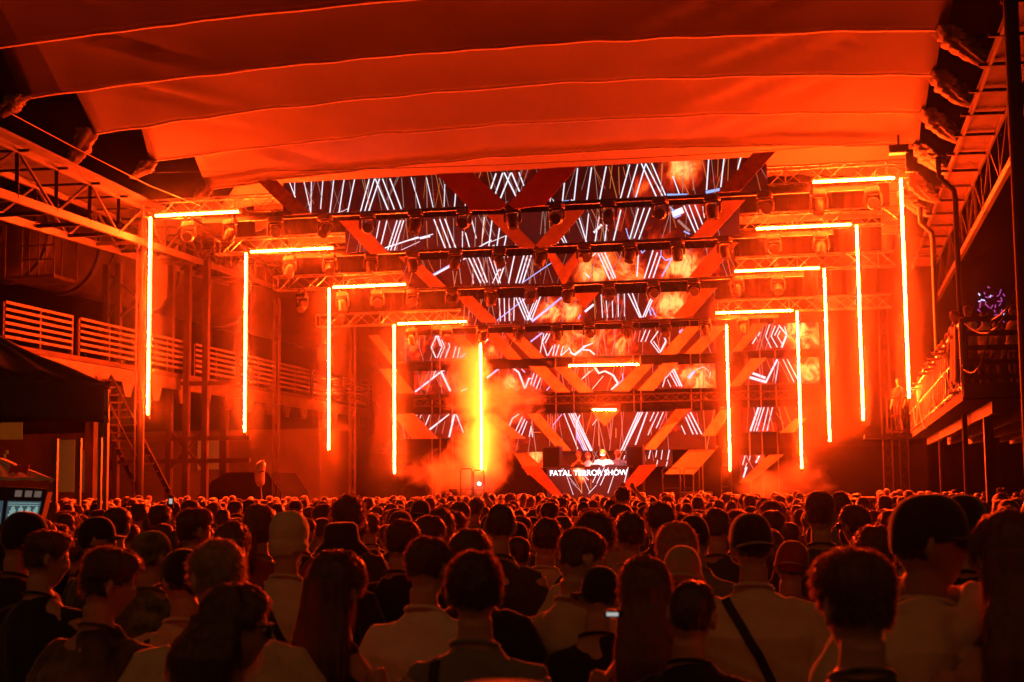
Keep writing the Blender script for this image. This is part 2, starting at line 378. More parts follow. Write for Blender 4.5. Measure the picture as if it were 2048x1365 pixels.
def clip(poly, a, b_, c):       # keep a*x+b*z<=c
    out = []
    for i in range(len(poly)):
        p, q = poly[i-1], poly[i]; fp = a*p[0]+b_*p[1]-c; fq = a*q[0]+b_*q[1]-c
        if (fp <= 0) != (fq <= 0): t = fp/(fp-fq); out.append((p[0]+(q[0]-p[0])*t, p[1]+(q[1]-p[1])*t))
        if fq <= 0: out.append(q)
    return out
def px_xz(x, y, Y): p = at(x, y, Y=Y); return (p[0], p[2])
def screen(name, label, Y, rect, lines, blobs, slats, seed, group=None, tf=lambda x, y: (x, y), cat="LED screen", bright=1.5, base=(.012, .001, .001)):
    """rect = x0,x1,z0,z1 in metres; lines/blobs/slats given on the picture of the screen"""
    x0, x1, z0, z1 = rect; cx = (x0+x1)/2
    t = thing(name, label, cat, (cx, Y, z0), group)
    b = MB(); b.box((0, .09, (z1-z0)/2), (x1-x0, .16, z1-z0)); b.build("cabinet", M['black'], t)
    bl = []
    for (x, y, r, s) in blobs: q = px_xz(*tf(x, y), Y); bl.append((q[0]-cx, q[1]-z0, r, s))
    b = MB(); nx = int((x1-x0)/.5)
    for k in range(nx):
        a, e = x0+(x1-x0)*k/nx, x0+(x1-x0)*(k+1)/nx; g_ = .004
        b.add([(a-cx+g_, 0, g_), (e-cx-g_, 0, g_), (e-cx-g_, 0, z1-z0-g_), (a-cx+g_, 0, z1-z0-g_)], [(0, 1, 2, 3)])
    b.build("display", flame_mat(name+" video", bl, seed, bright, base), t)
    bb = {}
    rq_ = random.Random(seed); lines = list(lines)
    if cat == "LED screen":
        wx = (x1-x0)
        for _ in range(int(wx*(3.5 if seed < 5 else 2.5))):
            xx = x0+wx*rq_.random(); sl_ = rq_.choice((-.35, -.2, -.08, .08, .2, .35)); qa = pj((xx, Y, z1)); qb = pj((xx+sl_, Y, z0+(z1-z0)*rq_.choice((0, 0, .3))))
            lines.append((qa[0], qa[1], qb[0], qb[1], rq_.uniform(.8, 1.9), rq_.choice(('white2', 'white2', 'orange'))))
    for k, ln in enumerate(lines):
        xa, ya, xb, yb, wd = ln[:5]; mk = ln[5] if len(ln) > 5 else 'white'
        a = np.array(px_xz(*tf(xa, ya), Y)); e = np.array(px_xz(*tf(xb, yb), Y)); d = e-a; L = np.linalg.norm(d); d /= L; nn = np.array([-d[1], d[0]])
        wm = wd*.0135*Y/2903*.5*1.0
        wm = wd/2/F*Y*LSC[0]
        poly = [tuple(a+nn*wm), tuple(a-nn*wm), tuple(e-nn*wm*(ln[6] if len(ln) > 6 else 1)), tuple(e+nn*wm*(ln[6] if len(ln) > 6 else 1))]
        for c in ((1, 0, x1), (-1, 0, -x0), (0, 1, z1), (0, -1, -z0)):
            if poly: poly = clip(poly, *c)
        if len(poly) < 3: continue
        yy = -.003-.0006*(k % 9)
        bb.setdefault(mk, MB()).add([(p[0]-cx, yy, p[1]-z0) for p in poly], [tuple(range(len(poly)))])
    for mk, b in bb.items(): b.build("light_lines", M[mk], t)
    for sl in slats:
        pts = sl[0]; mk = sl[1] if len(sl) > 1 else 'panelpaint'
        P = [px_xz(x, y, Y-.12) for x, y in pts]
        b = MB(); b.prism([(p[0]-cx, -.12, p[1]-z0) for p in P], (0, .05, 0)); b.build("slanted_panel", M[mk], t)
    return t
LSC = [.72]
z5 = lambda x, y: (500+x/3.413, 290+y/3.413)
def L5(*r): return [(*z5(a, b_), *z5(c, d), w_/3.413, *rest) for a, b_, c, d, w_, *rest in r]
def L6(*r): return [(1000+a/3.413, 290+b_/3.413, 1000+c/3.413, 290+d/3.413, w_/3.413, *rest) for a, b_, c, d, w_, *rest in r]
row1 = L5((220,250,225,275,8,'white2'),(268,250,310,360,10),(305,250,305,355,8),(368,248,415,460,9),(420,246,415,470,9),(498,245,482,440,10),(572,240,545,470,11),(460,250,490,360,6,'white2'),(643,238,607,470,11),(714,236,665,468,12),
  (765,235,790,330,6,'white2'),(680,250,690,330,5,'white2'),(815,232,752,465,12),(850,232,780,465,12),(885,232,808,462,13),(855,232,948,458,13),(905,232,992,458,12),(955,230,1040,455,13),(870,300,900,450,5,'white2'),(1035,225,1050,430,7,'white2'),(1100,222,1168,450,10),(1125,225,1135,450,6,'white2'),(1205,220,1210,450,8,'white2'),(1205,225,1255,448,8),
  (1290,225,1330,330,6,'white2'),(1330,270,1325,440,8),(1405,320,1395,440,11),(1470,400,1468,440,8),(1580,440,1760,390,5,'white2'),(1680,195,1645,300,14),(1725,192,1675,335,14),(1780,192,1710,365,14),(1735,190,1815,350,14),(1785,190,1840,320,14),(1835,188,1870,280,12),(580,468,640,452,5),(630,455,670,435,4))
row1 += L6((440,260,425,400,12),(530,160,505,385,12),(625,155,590,395,13),(725,148,678,390,12),(885,135,820,375,12),(940,132,870,370,12),(995,128,925,365,12),(965,128,1070,360,13),(995,128,1110,350,12),(1035,125,1130,345,12),(1180,215,1225,340,10),(1425,95,1410,310,12),(1530,88,1507,290,12),(1645,80,1622,170,12),
  (350,350,340,400,7),(360,370,372,400,6),(745,150,800,370,7,'orange'),(1320,110,1320,310,9,'orange'),(1380,100,1415,250,7,'orange'),(1230,210,1290,340,8,'orange'),(810,150,815,340,7,'orange'),(1105,130,1100,330,7,'orange'),(1560,90,1555,250,6,'orange'),(840,150,860,230,5,'orange'),(1490,95,1485,220,6,'orange'),(1140,345,1280,345,30,'blue'),(1405,325,1500,305,28,'blue'),(430,385,470,380,8,'blue'),(485,375,500,385,12,'white'))
row2 = L5((885,520,862,640,10),(935,518,895,680,12),(1005,516,940,720,12),(1028,516,960,722,12),(1050,516,985,722,12),(1255,508,1335,710,13),(1295,507,1370,708,12),(1330,505,1405,706,13),(1390,500,1392,700,6,'white2'),(1450,590,1450,705,8),(1470,600,1500,705,11),(1510,497,1545,640,10),(1540,495,1535,700,8,'white2'),(1600,493,1580,700,10),(1580,495,1600,600,6,'white2'),(1655,490,1630,700,12),(1705,560,1685,700,12),(1750,620,1735,697,12),(1820,660,1812,697,10),
  (920,705,1150,630,14),(1100,650,1250,610,9),(1030,720,1160,660,5),(1160,640,1230,625,18),(1560,700,1650,650,12),(1640,665,1750,620,6),(1205,520,1212,700,6,'orange'),(1270,520,1280,690,5,'orange'),(1120,560,1130,690,5,'white2'),(1655,690,1670,685,8))
row2 += L6((540,500,590,665,11),(605,470,585,660,10),(685,440,650,660,12),(740,455,715,660,12),(825,445,775,655,12),(945,435,885,645,11),(985,432,915,640,11),(1025,430,948,645,12),(1255,415,1335,600,12),(1290,410,1358,590,11),(1330,410,1390,560,11),(390,660,405,680,9),(415,630,445,680,10),(430,615,460,680,10),(520,520,570,640,7,'white2'),(1385,420,1395,500,8),
  (640,600,695,545,24),(1175,475,1250,445,60),(1160,425,1190,455,16,'blue'),(1215,515,1295,590,24,'white2'),(1255,590,1295,610,14,'blue'),(1190,500,1235,480,16,'blue'),(860,570,880,640,9,'blue'),(700,470,710,640,6,'white2'),(1165,430,1160,600,5,'white2'))
row3 = L5((1490,765,1575,945,14),(1520,765,1600,945,13),(1555,765,1620,940,13),(1630,760,1695,945,9),(1665,790,1710,945,9),(1700,850,1655,945,11),(1760,757,1695,945,12),(1805,757,1765,945,12),(1870,755,1815,945,13),(1895,755,1838,945,13),(1920,755,1860,945,13),(1430,840,1442,950,8,'white2'),(1380,830,1395,950,7,'white2'),(1520,880,1525,950,9),(1475,770,1530,940,7,'white2'),(1250,890,1490,765,26,'white',.4),(1250,885,1400,800,10,'blue'),(1855,945,2060,805,9,'blue'),(1300,770,1300,850,5,'white2'))
row3 += L6((0,860,30,757,10),(670,740,750,920,12),(690,738,775,915,11),(715,735,790,910,12),(780,730,830,850,8,'orange'),(625,770,630,920,8,'orange'),(945,750,935,900,11),(1045,720,985,912,12),(1075,735,1015,910,12),(1095,760,1045,908,12),(870,740,880,900,6,'orange'),(1200,740,1190,900,6,'orange'),(830,760,740,880,5,'white2'),(960,715,970,740,10,'blue'),(970,740,995,715,10,'blue'),(1098,755,1130,790,10,'blue'),(1130,790,1175,775,10,'blue'),(1175,770,1105,900,12,'blue'),(1100,720,1098,755,8,'blue'),(585,880,615,910,12),(620,770,655,738,10))
row4 = L5((1700,1035,1710,1205,9),(1735,1035,1740,1205,9),(1768,1035,1770,1203,9),(1805,1035,1800,1200,9),(1812,1035,1880,1195,12),(1835,1035,1900,1195,12),(1860,1050,1918,1195,12),(1985,1030,1920,1200,12),(1960,1060,1900,1198,10),(1935,1080,1890,1200,9),(1685,1200,1880,1050,11,'blue'),(1925,1210,2080,1085,15,'blue'),(2030,1040,2050,1180,6,'white2'))
row4 += L6((220,1202,430,1035,16,'blue'),(226,1202,330,1118,7),(690,1010,700,1180,8),(720,1010,735,1180,8),(765,1010,770,1180,8),(805,1010,808,1175,8),(850,1010,850,1170,8),(870,1005,955,1180,12),(900,1005,965,1180,12),(1030,1050,975,1178,12),(1040,1060,990,1175,11),(820,1010,700,1150,5,'white2'),(580,1140,640,1090,22),(535,1190,548,1160,10,'blue'),(1020,1120,1030,1165,14,'blue'),(1035,1110,1065,1175,10,'blue'),(1085,1000,1080,1020,12),(640,1010,650,1190,6,'orange'))
H1 = [([(515,363),(553,361),(622,427),(585,430)], 'panelworn'), ([(873,348),(945,345),(1014,409),(1000,420),(942,421)], 'panelred'), ([(1155,333),(1080,338),(1017,409),(1030,418),(1088,411)], 'panelred'), ([(1552,303),(1506,306),(1436,385),(1480,383)], 'panelworn')]
H2 = [([(678,442),(717,441),(778,507),(740,508)],), ([(972,430),(1010,430),(1071,491),(1066,497),(1038,496)],), ([(1170,420),(1130,422),(1071,491),(1078,496),(1112,489)],), ([(1490,400),(1445,402),(1383,476),(1424,473)],)]
H3 = [([(797,514),(826,513),(892,573),(858,574)],), ([(1092,507),(1110,507),(1128,532),(1128,568),(1124,568)],), ([(1168,505),(1150,506),(1128,532),(1128,568),(1132,566)],), ([(1476,485),(1434,488),(1377,555),(1420,553)],)]
H4 = [([(914,594),(944,592),(997,645),(962,645)],), ([(1145,587),(1198,585),(1171,617),(1168,617)],), ([(1434,576),(1396,578),(1345,634),(1385,632)],)]
gs = "LED screens above the stage trusses"
def hdr(i, xl, xr, lines, blobs, slats, seed, h=1.05, drop=-.12, **k):
    Y, W, Z = FR[i]; a = at(xl, 430, Y=Y-.25)[0]; e = at(xr, 400, Y=Y-.25)[0]
    return screen("led_screen", "wide LED screen with white lines and flames on the %s stage truss" % names4[i], Y-.25, (a, e, Z+drop, Z+drop+h), lines, blobs, slats, seed, gs, **k)
hdr(0, 566, 1535, row1, [(1362,335,1.1,.95),(1285,385,.9,.6),(1430,370,.8,.25),(865,390,.5,.25),(1045,350,.6,.3),(960,350,.3,.25)], H1, 1, h=.98)
hdr(1, 690, 1478, row2, [(1240,440,1.2,.3),(1305,480,.9,.35),(1080,500,.5,.3),(1390,415,.9,.45),(1330,470,1.0,.3)], H2, 2, base=(.03, .004, .004))
hdr(2, 805, 1466, row3, [(1195,540,1.6,.9),(1260,550,1.5,.8),(1370,530,1.8,1.0),(1400,510,1.2,.6),(985,520,.8,.1)], H3, 3)
hdr(3, 920, 1425, row4, [(1100,625,1.2,.85),(1140,620,1.2,.9),(1340,610,1.5,1.0),(1365,590,1.0,.7),(1230,610,1.2,.35),(1110,640,1.0,.6)], H4, 4)
# ---- back wall of the stage: three interrupted LED rows plus the lowest row, with slanted panels
zA = lambda x, y: (720+x/3.591, 620+y/3.591)
zB = lambda x, y: (1140+x/3.592, 620+y/3.592)
def LA(*r): return [(*zA(a, b_), *zA(c, d), w_/3.591, *rest) for a, b_, c, d, w_, *rest in r]
def LB(*r): return [(*zB(a, b_), *zB(c, d), w_/3.591, *rest) for a, b_, c, d, w_, *rest in r]
def PA(*r): return [zA(a, b_) for a, b_ in r]
def PB(*r): return [zB(a, b_) for a, b_ in r]
YB = 61.
b1 = LA((550,185,512,270,12),(512,270,545,345,12),(560,185,590,265,10),(590,265,555,345,10),(575,190,608,265,10),(608,265,575,345,10),(550,185,578,262,8),(635,230,645,262,10),(645,262,612,345,12),(690,262,668,345,12),(715,270,700,345,12),(360,200,365,260,8,'orange'),(430,190,425,260,8,'orange'),(465,190,460,260,8,'orange'),(715,345,760,315,14,'blue'),(900,230,920,212,14),(1225,230,1310,165,16,'blue'),
   (1320,170,1290,330,9),(1345,168,1310,230,12),(1310,230,1345,330,10),(1365,170,1330,240,10),(1385,260,1350,330,10),(1400,250,1385,330,10),(1430,250,1405,330,10),(1460,260,1440,330,10),(1445,330,1500,280,9),(1500,270,1520,310,10),(1540,325,1620,262,26,'white',.5),(1600,265,1652,250,12),(1580,170,1450,310,5,'white2'),(935,250,930,340,8,'orange'),(985,260,990,340,8,'orange'),(650,190,635,230,6,'white2'))
b1 += LB((0,305,35,325,16),(35,325,100,265,14),(100,265,165,240,10),(90,288,140,290,14),(140,290,178,322,14),(180,160,190,240,7,'white2'),(470,150,455,230,6,'white2'),(505,150,490,230,8,'white2'),(545,145,510,230,9),(575,145,540,230,8),(640,145,580,230,10),(655,150,690,225,14),(690,225,645,310,16),(580,230,640,310,9),(600,225,650,300,9),(700,230,665,300,8,'orange'),(720,150,712,250,6,'orange'),(785,165,810,140,20,'blue'),(10,200,80,150,5,'white2'),(440,180,430,260,6,'orange'),(250,165,250,235,6,'orange'))
b1r = LB((1435,105,1405,190,10),(1405,190,1445,275,9),(1475,115,1445,190,10),(1445,190,1490,270,10),(1500,125,1470,185,9),(1510,150,1490,190,8),(1490,190,1530,255,9),(1500,110,1555,180,12),(1555,185,1520,272,18),(1365,160,1350,190,12),(1340,195,1310,245,12),(1365,190,1385,275,5,'white2'),(1540,120,1560,180,8))
b2 = LA((395,590,575,450,18,'white'),(405,580,500,505,9,'blue'),(575,445,632,425,14),(580,440,650,585,22,'white'),(500,430,440,560,8,'white2'),(520,430,480,590,8,'white2'),(545,430,520,500,8),(660,470,700,590,7,'white2'),(725,585,770,565,20),(910,490,995,425,18,'blue'),(1100,420,1140,450,18),(1140,450,1185,565,18),(1185,565,1215,490,16),(1215,490,1240,500,9),(1250,455,1225,540,10),(1275,460,1245,550,10),(1300,480,1265,570,10),(1160,425,1185,450,10,'blue'),(1000,430,995,580,7,'orange'),(1310,490,1290,580,8,'white2'),(1340,580,1365,550,10,'blue'),(1590,500,1650,440,6),(450,470,430,560,6,'orange'))
b2 += LB((180,415,210,460,18),(210,455,250,440,14),(250,440,310,470,16),(310,470,345,530,20),(345,530,295,575,24,'white',.5),(85,500,165,430,4),(160,570,240,475,6),(375,455,380,500,8,'blue'),(380,500,340,545,8,'blue'),(745,425,805,552,14),(740,430,690,490,8),(720,460,770,550,10),(735,440,790,550,10),(690,470,665,555,9),(700,500,725,555,7),(650,500,620,558,9),(850,490,895,440,26,'blue'),(855,495,880,455,10),(905,440,900,550,8,'orange'),(960,400,955,550,8,'orange'),(1000,390,1000,550,8,'orange'),(905,430,960,410,5),(960,410,1010,450,5),(1010,450,1000,490,9),(860,500,870,545,8,'white2'))
b2r = LB((1290,485,1410,520,26),(1310,455,1405,490,24),(1490,355,1405,525,18),(1500,370,1475,525,7),(1530,355,1610,520,7),(1560,355,1635,500,9),(1415,360,1440,430,5,'orange'),(1470,440,1455,520,7,'white2'),(1510,380,1580,520,6,'orange'))
b3l = LA((410,755,400,775,7),(440,755,430,780,7),(500,755,470,830,10),(495,865,640,750,20,'white',.6),(575,755,540,890,7,'white2'),(680,750,640,915,18),(690,750,745,885,10),(700,760,735,870,5),(610,800,590,890,6,'white2'),(665,755,650,900,6))
b3 = LA((1140,750,1095,780,12),(1095,780,1070,840,12),(1070,840,1068,900,9),(1165,768,1098,915,9),(1185,785,1125,915,10),(1200,800,1155,915,9),(1230,835,1215,912,8),(1232,850,1240,915,8),(1380,760,1385,870,6,'orange'),(1405,755,1400,880,7,'orange'),(1350,755,1350,850,7,'orange'),(1450,750,1385,830,7,'blue'),(1385,830,1388,870,6,'blue'),
   (1465,745,1565,1000,9),(1500,745,1620,1010,10),(1515,745,1650,1050,9),(1530,745,1665,1020,10),(1582,755,1555,820,7),(1555,820,1560,900,9,'blue'),(1560,900,1600,1000,9,'blue'),(1600,1000,1640,1060,7,'blue'),(1240,880,1300,880,6,'orange'),(1510,1020,1545,1055,7),(1440,1010,1460,1100,5,'white2'))
b3 += LB((10,745,150,1020,8),(35,740,160,1010,9),(70,755,45,820,8),(45,820,50,920,9,'blue'),(50,920,100,1005,8,'blue'),(195,785,160,830,6),(205,780,208,980,9,'orange'),(330,850,330,920,9,'orange'),(490,735,365,1015,13),(505,735,385,1015,11),(522,735,405,970,13),(555,735,470,970,13),(605,735,575,800,9),(635,735,560,900,8),(600,800,560,880,6,'orange'),(670,735,620,850,9),(695,740,640,860,6,'white2'),(845,750,915,895,11),(865,735,947,895,12),(830,770,885,895,11),(800,830,828,895,9),(760,740,750,800,6,'orange'),(580,850,585,900,6,'orange'),(910,740,925,830,5,'orange'))
b3r = LB((1355,700,1295,872,18),(1375,700,1320,872,8),(1395,700,1340,872,10),(1425,700,1385,870,9),(1455,700,1415,870,9),(1480,740,1540,820,5,'orange'),(1430,800,1425,870,6,'orange'))
b4 = LA((1235,1010,1225,1090,7,'orange'),(1265,1010,1260,1100,7,'orange'),(1290,1010,1280,1110,6,'orange'))
b4 += LB((535,1005,520,1075,9),(580,1000,565,1070,9),(625,1000,615,1060,8),(715,1000,700,1080,9),(665,1000,655,1075,7),(630,1080,620,1130,8),(700,1090,690,1130,8),(750,1085,745,1110,7),(785,1010,765,1060,6,'white2'),(395,1045,385,1075,8))
b4r = LB((1258,1048,1240,1115,9),(1295,1048,1285,1090,7),(1360,1048,1335,1100,16),(1270,1130,1245,1205,16),(1255,1150,1270,1100,6))
def row(label, x0, x1, y0, y1, lines, blobs, slats, seed, Y=YB, base=(.03, .003, .001)):
    a = at(x0, y1, Y=Y); e = at(x1, y1, Y=Y); z1 = at((x0+x1)/2, y0, Y=Y)[2]; z0 = at((x0+x1)/2, y1, Y=Y)[2]
    return screen("led_screen", label, Y, (a[0], e[0], z0, z1), lines, blobs, slats, seed, "LED screens of the stage back wall", base=base)
S1 = [(PA((60,185),(130,180),(250,345),(230,400)),), (PA((650,180),(730,175),(880,330),(800,345)),), (PA((880,170),(990,168),(1165,355),(1060,355)),), (PA((1045,170),(1150,168),(1330,345),(1225,348)),),
      (PB((835,120),(940,118),(765,318),(650,322)),), (PB((1020,118),(1130,112),(940,312),(825,316)),), (PB((1310,100),(1420,95),(1230,295),(1165,300)),)]
S2 = [(PA((135,425),(250,420),(390,600),(260,600)),), (PA((1210,405),(1330,405),(1510,592),(1405,592)),), (PA((1390,412),(1500,410),(1675,590),(1575,594)),),
      (PB((490,395),(600,390),(425,585),(300,585)),), (PB((665,385),(775,380),(600,580),(487,580)),), (PB((1300,350),(1415,345),(1220,548),(1140,552)),)]
S3 = [(PA((230,750),(385,745),(560,925),(375,928)),), (PA((900,745),(960,745),(1190,925),(1090,925)),), (PA((1195,745),(1290,745),(1515,1012),(1430,1012)),),
      (PB((155,735),(350,730),(252,834),(246,834)),), (PB((760,715),(875,712),(780,800),(665,842)), 'panelworn'), (PB((665,842),(780,800),(615,1003),(525,1003)),), (PB((1080,720),(1170,715),(1045,905),(945,907)),), (PB((1620,780),(1700,780),(1610,880),(1505,885)),)]
S4 = [(PA((1090,1005),(1170,1003),(1305,1125),(1205,1190)),), (PA((985,810),(1040,870),(1130,920),(1100,925)),), (PB((880,980),(1070,978),(890,1180),(680,1180)),), (PB((1430,1042),(1535,1040),(1300,1240),(1215,1240)),)]
row("top LED row of the stage back wall, long stretch with a diamond shape", 798, 1432, 662, 715, b1, [(825,690,1.2,.6),(845,680,.8,.5),(985,700,.9,.6),(1145,690,2.0,.85),(1235,690,1.6,.75),(1000,690,1,.45),(870,690,.5,.5),(1190,670,1.5,.8)], S1[:5], 5)
row("top LED row of the stage back wall, short stretch at the far right", 1475, 1640, 647, 700, b1r, [(1600,660,1.5,1.0),(1620,680,1.2,.9)], S1[5:], 6)
row("middle LED row of the stage back wall, long stretch with a curved arrow", 828, 1432, 735, 783, b2, [(1020,765,.8,.95),(1025,775,.7,.8),(1075,750,1.2,.5),(845,765,1.3,.6),(1390,750,1.6,.95),(1350,735,.9,.7),(1410,760,1.3,.9),(1250,740,.8,.4),(990,760,.6,.4)], S2[:5], 7)
row("middle LED row of the stage back wall, short stretch at the far right", 1490, 1640, 716, 768, b2r, [(1620,740,1.4,.9),(1570,730,.8,.3)], S2[5:], 8)
row("third LED row of the stage back wall, short left stretch beside the smoke", 800, 935, 828, 877, b3l, [(820,860,.8,.3)], S3[:1], 9)
row("tall LED screen behind the DJ booth with steep white lines", 1000, 1432, 825, 902, b3, [(1110,845,.8,.4),(1160,850,.7,.45),(1340,850,1.,.4),(1050,880,.6,.3),(1380,840,.7,.3)], S3[1:6]+S3[6:7], 10)
row("third LED row of the stage back wall, short stretch at the far right", 1487, 1600, 814, 864, b3r, [(1530,860,.8,.5)], S3[7:], 11)
row("low LED row of the stage back wall on both sides of the booth", 1045, 1345, 900, 935, b4, [(1068,915,1.2,.95),(1075,905,1.,.8)], S4[:3], 12, Y=YB+.3)
row("lowest LED row at the right end of the stage back wall", 1480, 1530, 910, 958, b4r, [(1525,915,.5,.7)], S4[3:], 13, Y=YB+.3)
# dark scaffold of the back wall
sb = thing("stage_back_scaffold", "dark steel scaffold and beams carrying the LED rows at the back of the stage", "scaffold", (0, YB+.6, 1.1))
for px in (1112, 1148, 1268, 1282, 1383, 1402, 864, 880, 1497, 1522, 1553, 905):
    b = MB(); p = at(px, 800, Y=YB+.6); b.tube((p[0], 0, 0), (p[0], 0, 8), .028, 6); b.build("upright", M['alu'], sb)
b = MB()
for y0, y1 in ((716, 733), (785, 822)):
    z0, z1 = at(1200, y1, Y=YB+.6)[2], at(1200, y0, Y=YB+.6)[2]
    p, q = at(800, 800, Y=YB+.6)[0], at(1640, 780, Y=YB+.6)[0]
    b.box(((p+q)/2, .12, (z0+z1)/2-1.1), (q-p, .05, (z1-z0)*.97))
b.box((1, .4, 1.2), (24, .06, 2.4)); b.build("black_infill", M['drape'], sb)
tr = MB()
p, q = at(830, 725, Y=YB-.3), at(1590, 705, Y=YB-.3)
truss(tr, (p[0], -.9, 4.55), (q[0], -.9, 4.55), s=.32, bay=.4, rc=.02); tr.build("crossbeam", M['steel'], sb)
# ---- DJ booth
pB = [at(1098, 937, Y=58.6), at(1252, 934, Y=58.6)]
bz0, bz1 = 1.1, pB[0][2]; bx0, bx1 = pB[0][0]-.1, pB[1][0]+.1
dj = screen("dj_booth", "DJ booth whose LED front reads FATAL TERROR SHOW", 58.6, (bx0, bx1, bz0, bz1),
  [(1125+(x-555)/8.533, 860+y/8.533, 1125+(u-555)/8.533, 860+v/8.533, w_*.7, *r) for x, y, u, v, w_, *r in
   [(555,640,610,740,1.5), (610,740,740,1110,2.), (690,640,880,1090,2.,'orange'), (790,630,1000,860,3.), (905,800,1020,1060,1.6), (1190,640,1070,900,3.), (1270,640,1140,920,3.), (1340,640,1200,950,3.), (1475,640,1330,1080,2.5), (1680,620,1610,900,3.), (1810,620,1790,710,3.), (870,640,885,1090,3.5,'orange'), (1140,940,1000,1090,2.), (520,640,790,950,1.), (700,880,880,1060,1.), (760,640,760,700,5,'orange'), (1040,840,1040,1000,2.,'orange')]],
  [(1155,940,.45,1.1), (1165,955,.4,1.)], [], 14, cat="DJ booth", base=(.05, .008, .006))
fc = bpy.data.curves.new("t", 'FONT'); fc.body = "FATAL TERROR SHOW"; fc.align_x = 'CENTER'; fc.extrude = .004; fc.offset = .003; fc.space_character = 1.0
fo = bpy.data.objects.new("t", fc); col.objects.link(fo)
bpy.context.view_layer.update()
me = bpy.data.meshes.new_from_object(fo.evaluated_get(bpy.context.evaluated_depsgraph_get())); col.objects.unlink(fo); bpy.data.objects.remove(fo)
ax = at(1100, 951, Y=58.56); ex = at(1255, 951, Y=58.56); xs = [v.co.x for v in me.vertices]; s_ = (ex[0]-ax[0])/(max(xs)-min(xs)); sy = s_*.80
ys = [v.co.y for v in me.vertices]; hh = at(1170, 940.5, Y=58.56)[2]-at(1170, 951.5, Y=58.56)[2]; sy = hh/(max(ys)-min(ys))
for v in me.vertices: v.co = ((v.co.x-(min(xs)+max(xs))/2)*s_, -.012-v.co.z, (v.co.y-min(ys))*sy)
me.materials.append(mat("booth letters", (.02,)*3, emit=(.9, .92, 1), es=3.2, emisamp='NONE'))
lt = link("lettering", me, dj, ((ax[0]+ex[0])/2-(bx0+bx1)/2, 0, at(1177, 951.5, Y=58.56)[2]-bz0))
b = MB(); b.box((0, .55, bz1-bz0+.03), (bx1-bx0+.3, 1.1, .05)); b.build("table_top", M['black'], dj)
b = MB()
for x in (-1, -.35, .3, .9): b.box((x, .45, bz1-bz0+.09), (.42, .4, .07)); b.tube((x, .45, bz1-bz0+.12), (x, .45, bz1-bz0+.14), .13, 16)
b.build("turntable", M['black'], dj)
# slanted ramps flanking the booth
for pts, lab in ((PA((1155,1128),(1285,1122),(1450,1330),(1400,1345)), "slanted red scuffed panel leaning at the left of the booth"), (PB((500,1118),(630,1112),(520,1240),(405,1330),(395,1240)), "slanted red scuffed panel leaning at the right of the booth")):
    P = [at(x, y, Y=58.3) for x, y in pts]; c = P[0]; b = MB(); b.prism([p-c for p in P], (0, .06, 0)); tag(b.build("slanted_board", M['panelworn'], loc=c), lab, "panel")
def speaker(px0, px1, y0, Y, label, z0=1.1):
    a, e = at(px0, y0, Y=Y), at(px1, y0, Y=Y); wd = e[0]-a[0]; t = thing("speaker", label, "speaker", ((a[0]+e[0])/2, Y+.4, z0), "stage speakers"); h = a[2]-z0
    b = MB(); b.box((0, 0, h/2), (wd, .8, h)); b.build("cabinet", M['black'], t)
    b = MB(); b.box((0, -.41, h/2), (wd*.9, .03, h*.94)); b.build("grille", M['drape'], t)
speaker(1085, 1119, 893, 58.9, "tall black speaker to the left of the DJs")
speaker(1252, 1285, 891, 58.9, "tall black speaker to the right of the DJs")
speaker(898, 914, 978, 57.5, "small black speaker box left of the railing frame in the smoke", 1.1)
# wedge monitor, railing frames, small stage things
p = at(957, 975, Y=57.); t = thing("floor_monitor", "black wedge monitor speaker under the bright white lamp", "monitor", (p[0], 57, 1.1))
b = MB(); b.prism([(-.35, -.25, 0), (.42, -.25, 0), (.28, -.25, .2), (-.1, -.25, .36), (-.35, -.25, .34)], (0, .5, 0)); b.build("cabinet", M['black'], t)
def rail_frame(pxs, ytop, Y, label, z0=1.1, nm="railing_frame"):
    a, e = at(pxs[0], ytop, Y=Y), at(pxs[1], ytop, Y=Y); t = thing(nm, label, "railing", (a[0], Y, z0), "stage railings"); wd = e[0]-a[0]; h = a[2]-z0
    b = MB(); b.chain([(0, 0, 0), (0, 0, h-.08), (.06, 0, h), (wd-.06, 0, h), (wd, 0, h-.08), (wd, 0, 0)], [.022]*6, 6); b.build("frame", M['black'], t)
    b = MB(); b.tube((0, 0, h*.5), (wd, 0, h*.5), .016); b.build("mid_rail", M['black'], t)
rail_frame((921, 944), 938, 57.2, "left of the two dark railing frames standing in the bright smoke")
rail_frame((947, 968), 941, 57.2, "right of the two dark railing frames standing in the bright smoke")
rail_frame((1325, 1360), 937, 57.2, "low dark railing frame right of the booth, left of two")
rail_frame((1368, 1398), 937, 57.2, "low dark railing frame right of the booth, right of two")
rail_frame((1442, 1462), 932, 57.2, "pale railing frame at the foot of the inner right LED bar")
p = at(1392, 975, Y=57.4); t = thing("equipment_case", "black equipment case with pale edges on the right of the stage", "case", (p[0], 57.6, 1.1))
b = MB(); b.box((0, 0, .3), (1.2, .6, .6)); b.build("box", M['black'], t)
b = MB()
for x in (-.6, .6): b.box((x, -.3, .3), (.03, .03, .62))
b.box((0, -.3, .61), (1.2, .03, .03)); b.build("edge_trim", M['alu'], t)
p = at(958.5, 968, Y=44.); t = thing("flash_lamp", "tiny brilliant white lamp shining low over the heads before the smoke", "lamp", p)
b = MB(); b.box((0, .05, 0), (.08, .06, .16)); b.build("phone_body", M['black'], t)
b = MB(); b.sphere((0, 0, 0), .045, 6); b.build("bulb", mat("white flash", (1, 1, 1), emit=(.75, .85, 1), es=60), t)
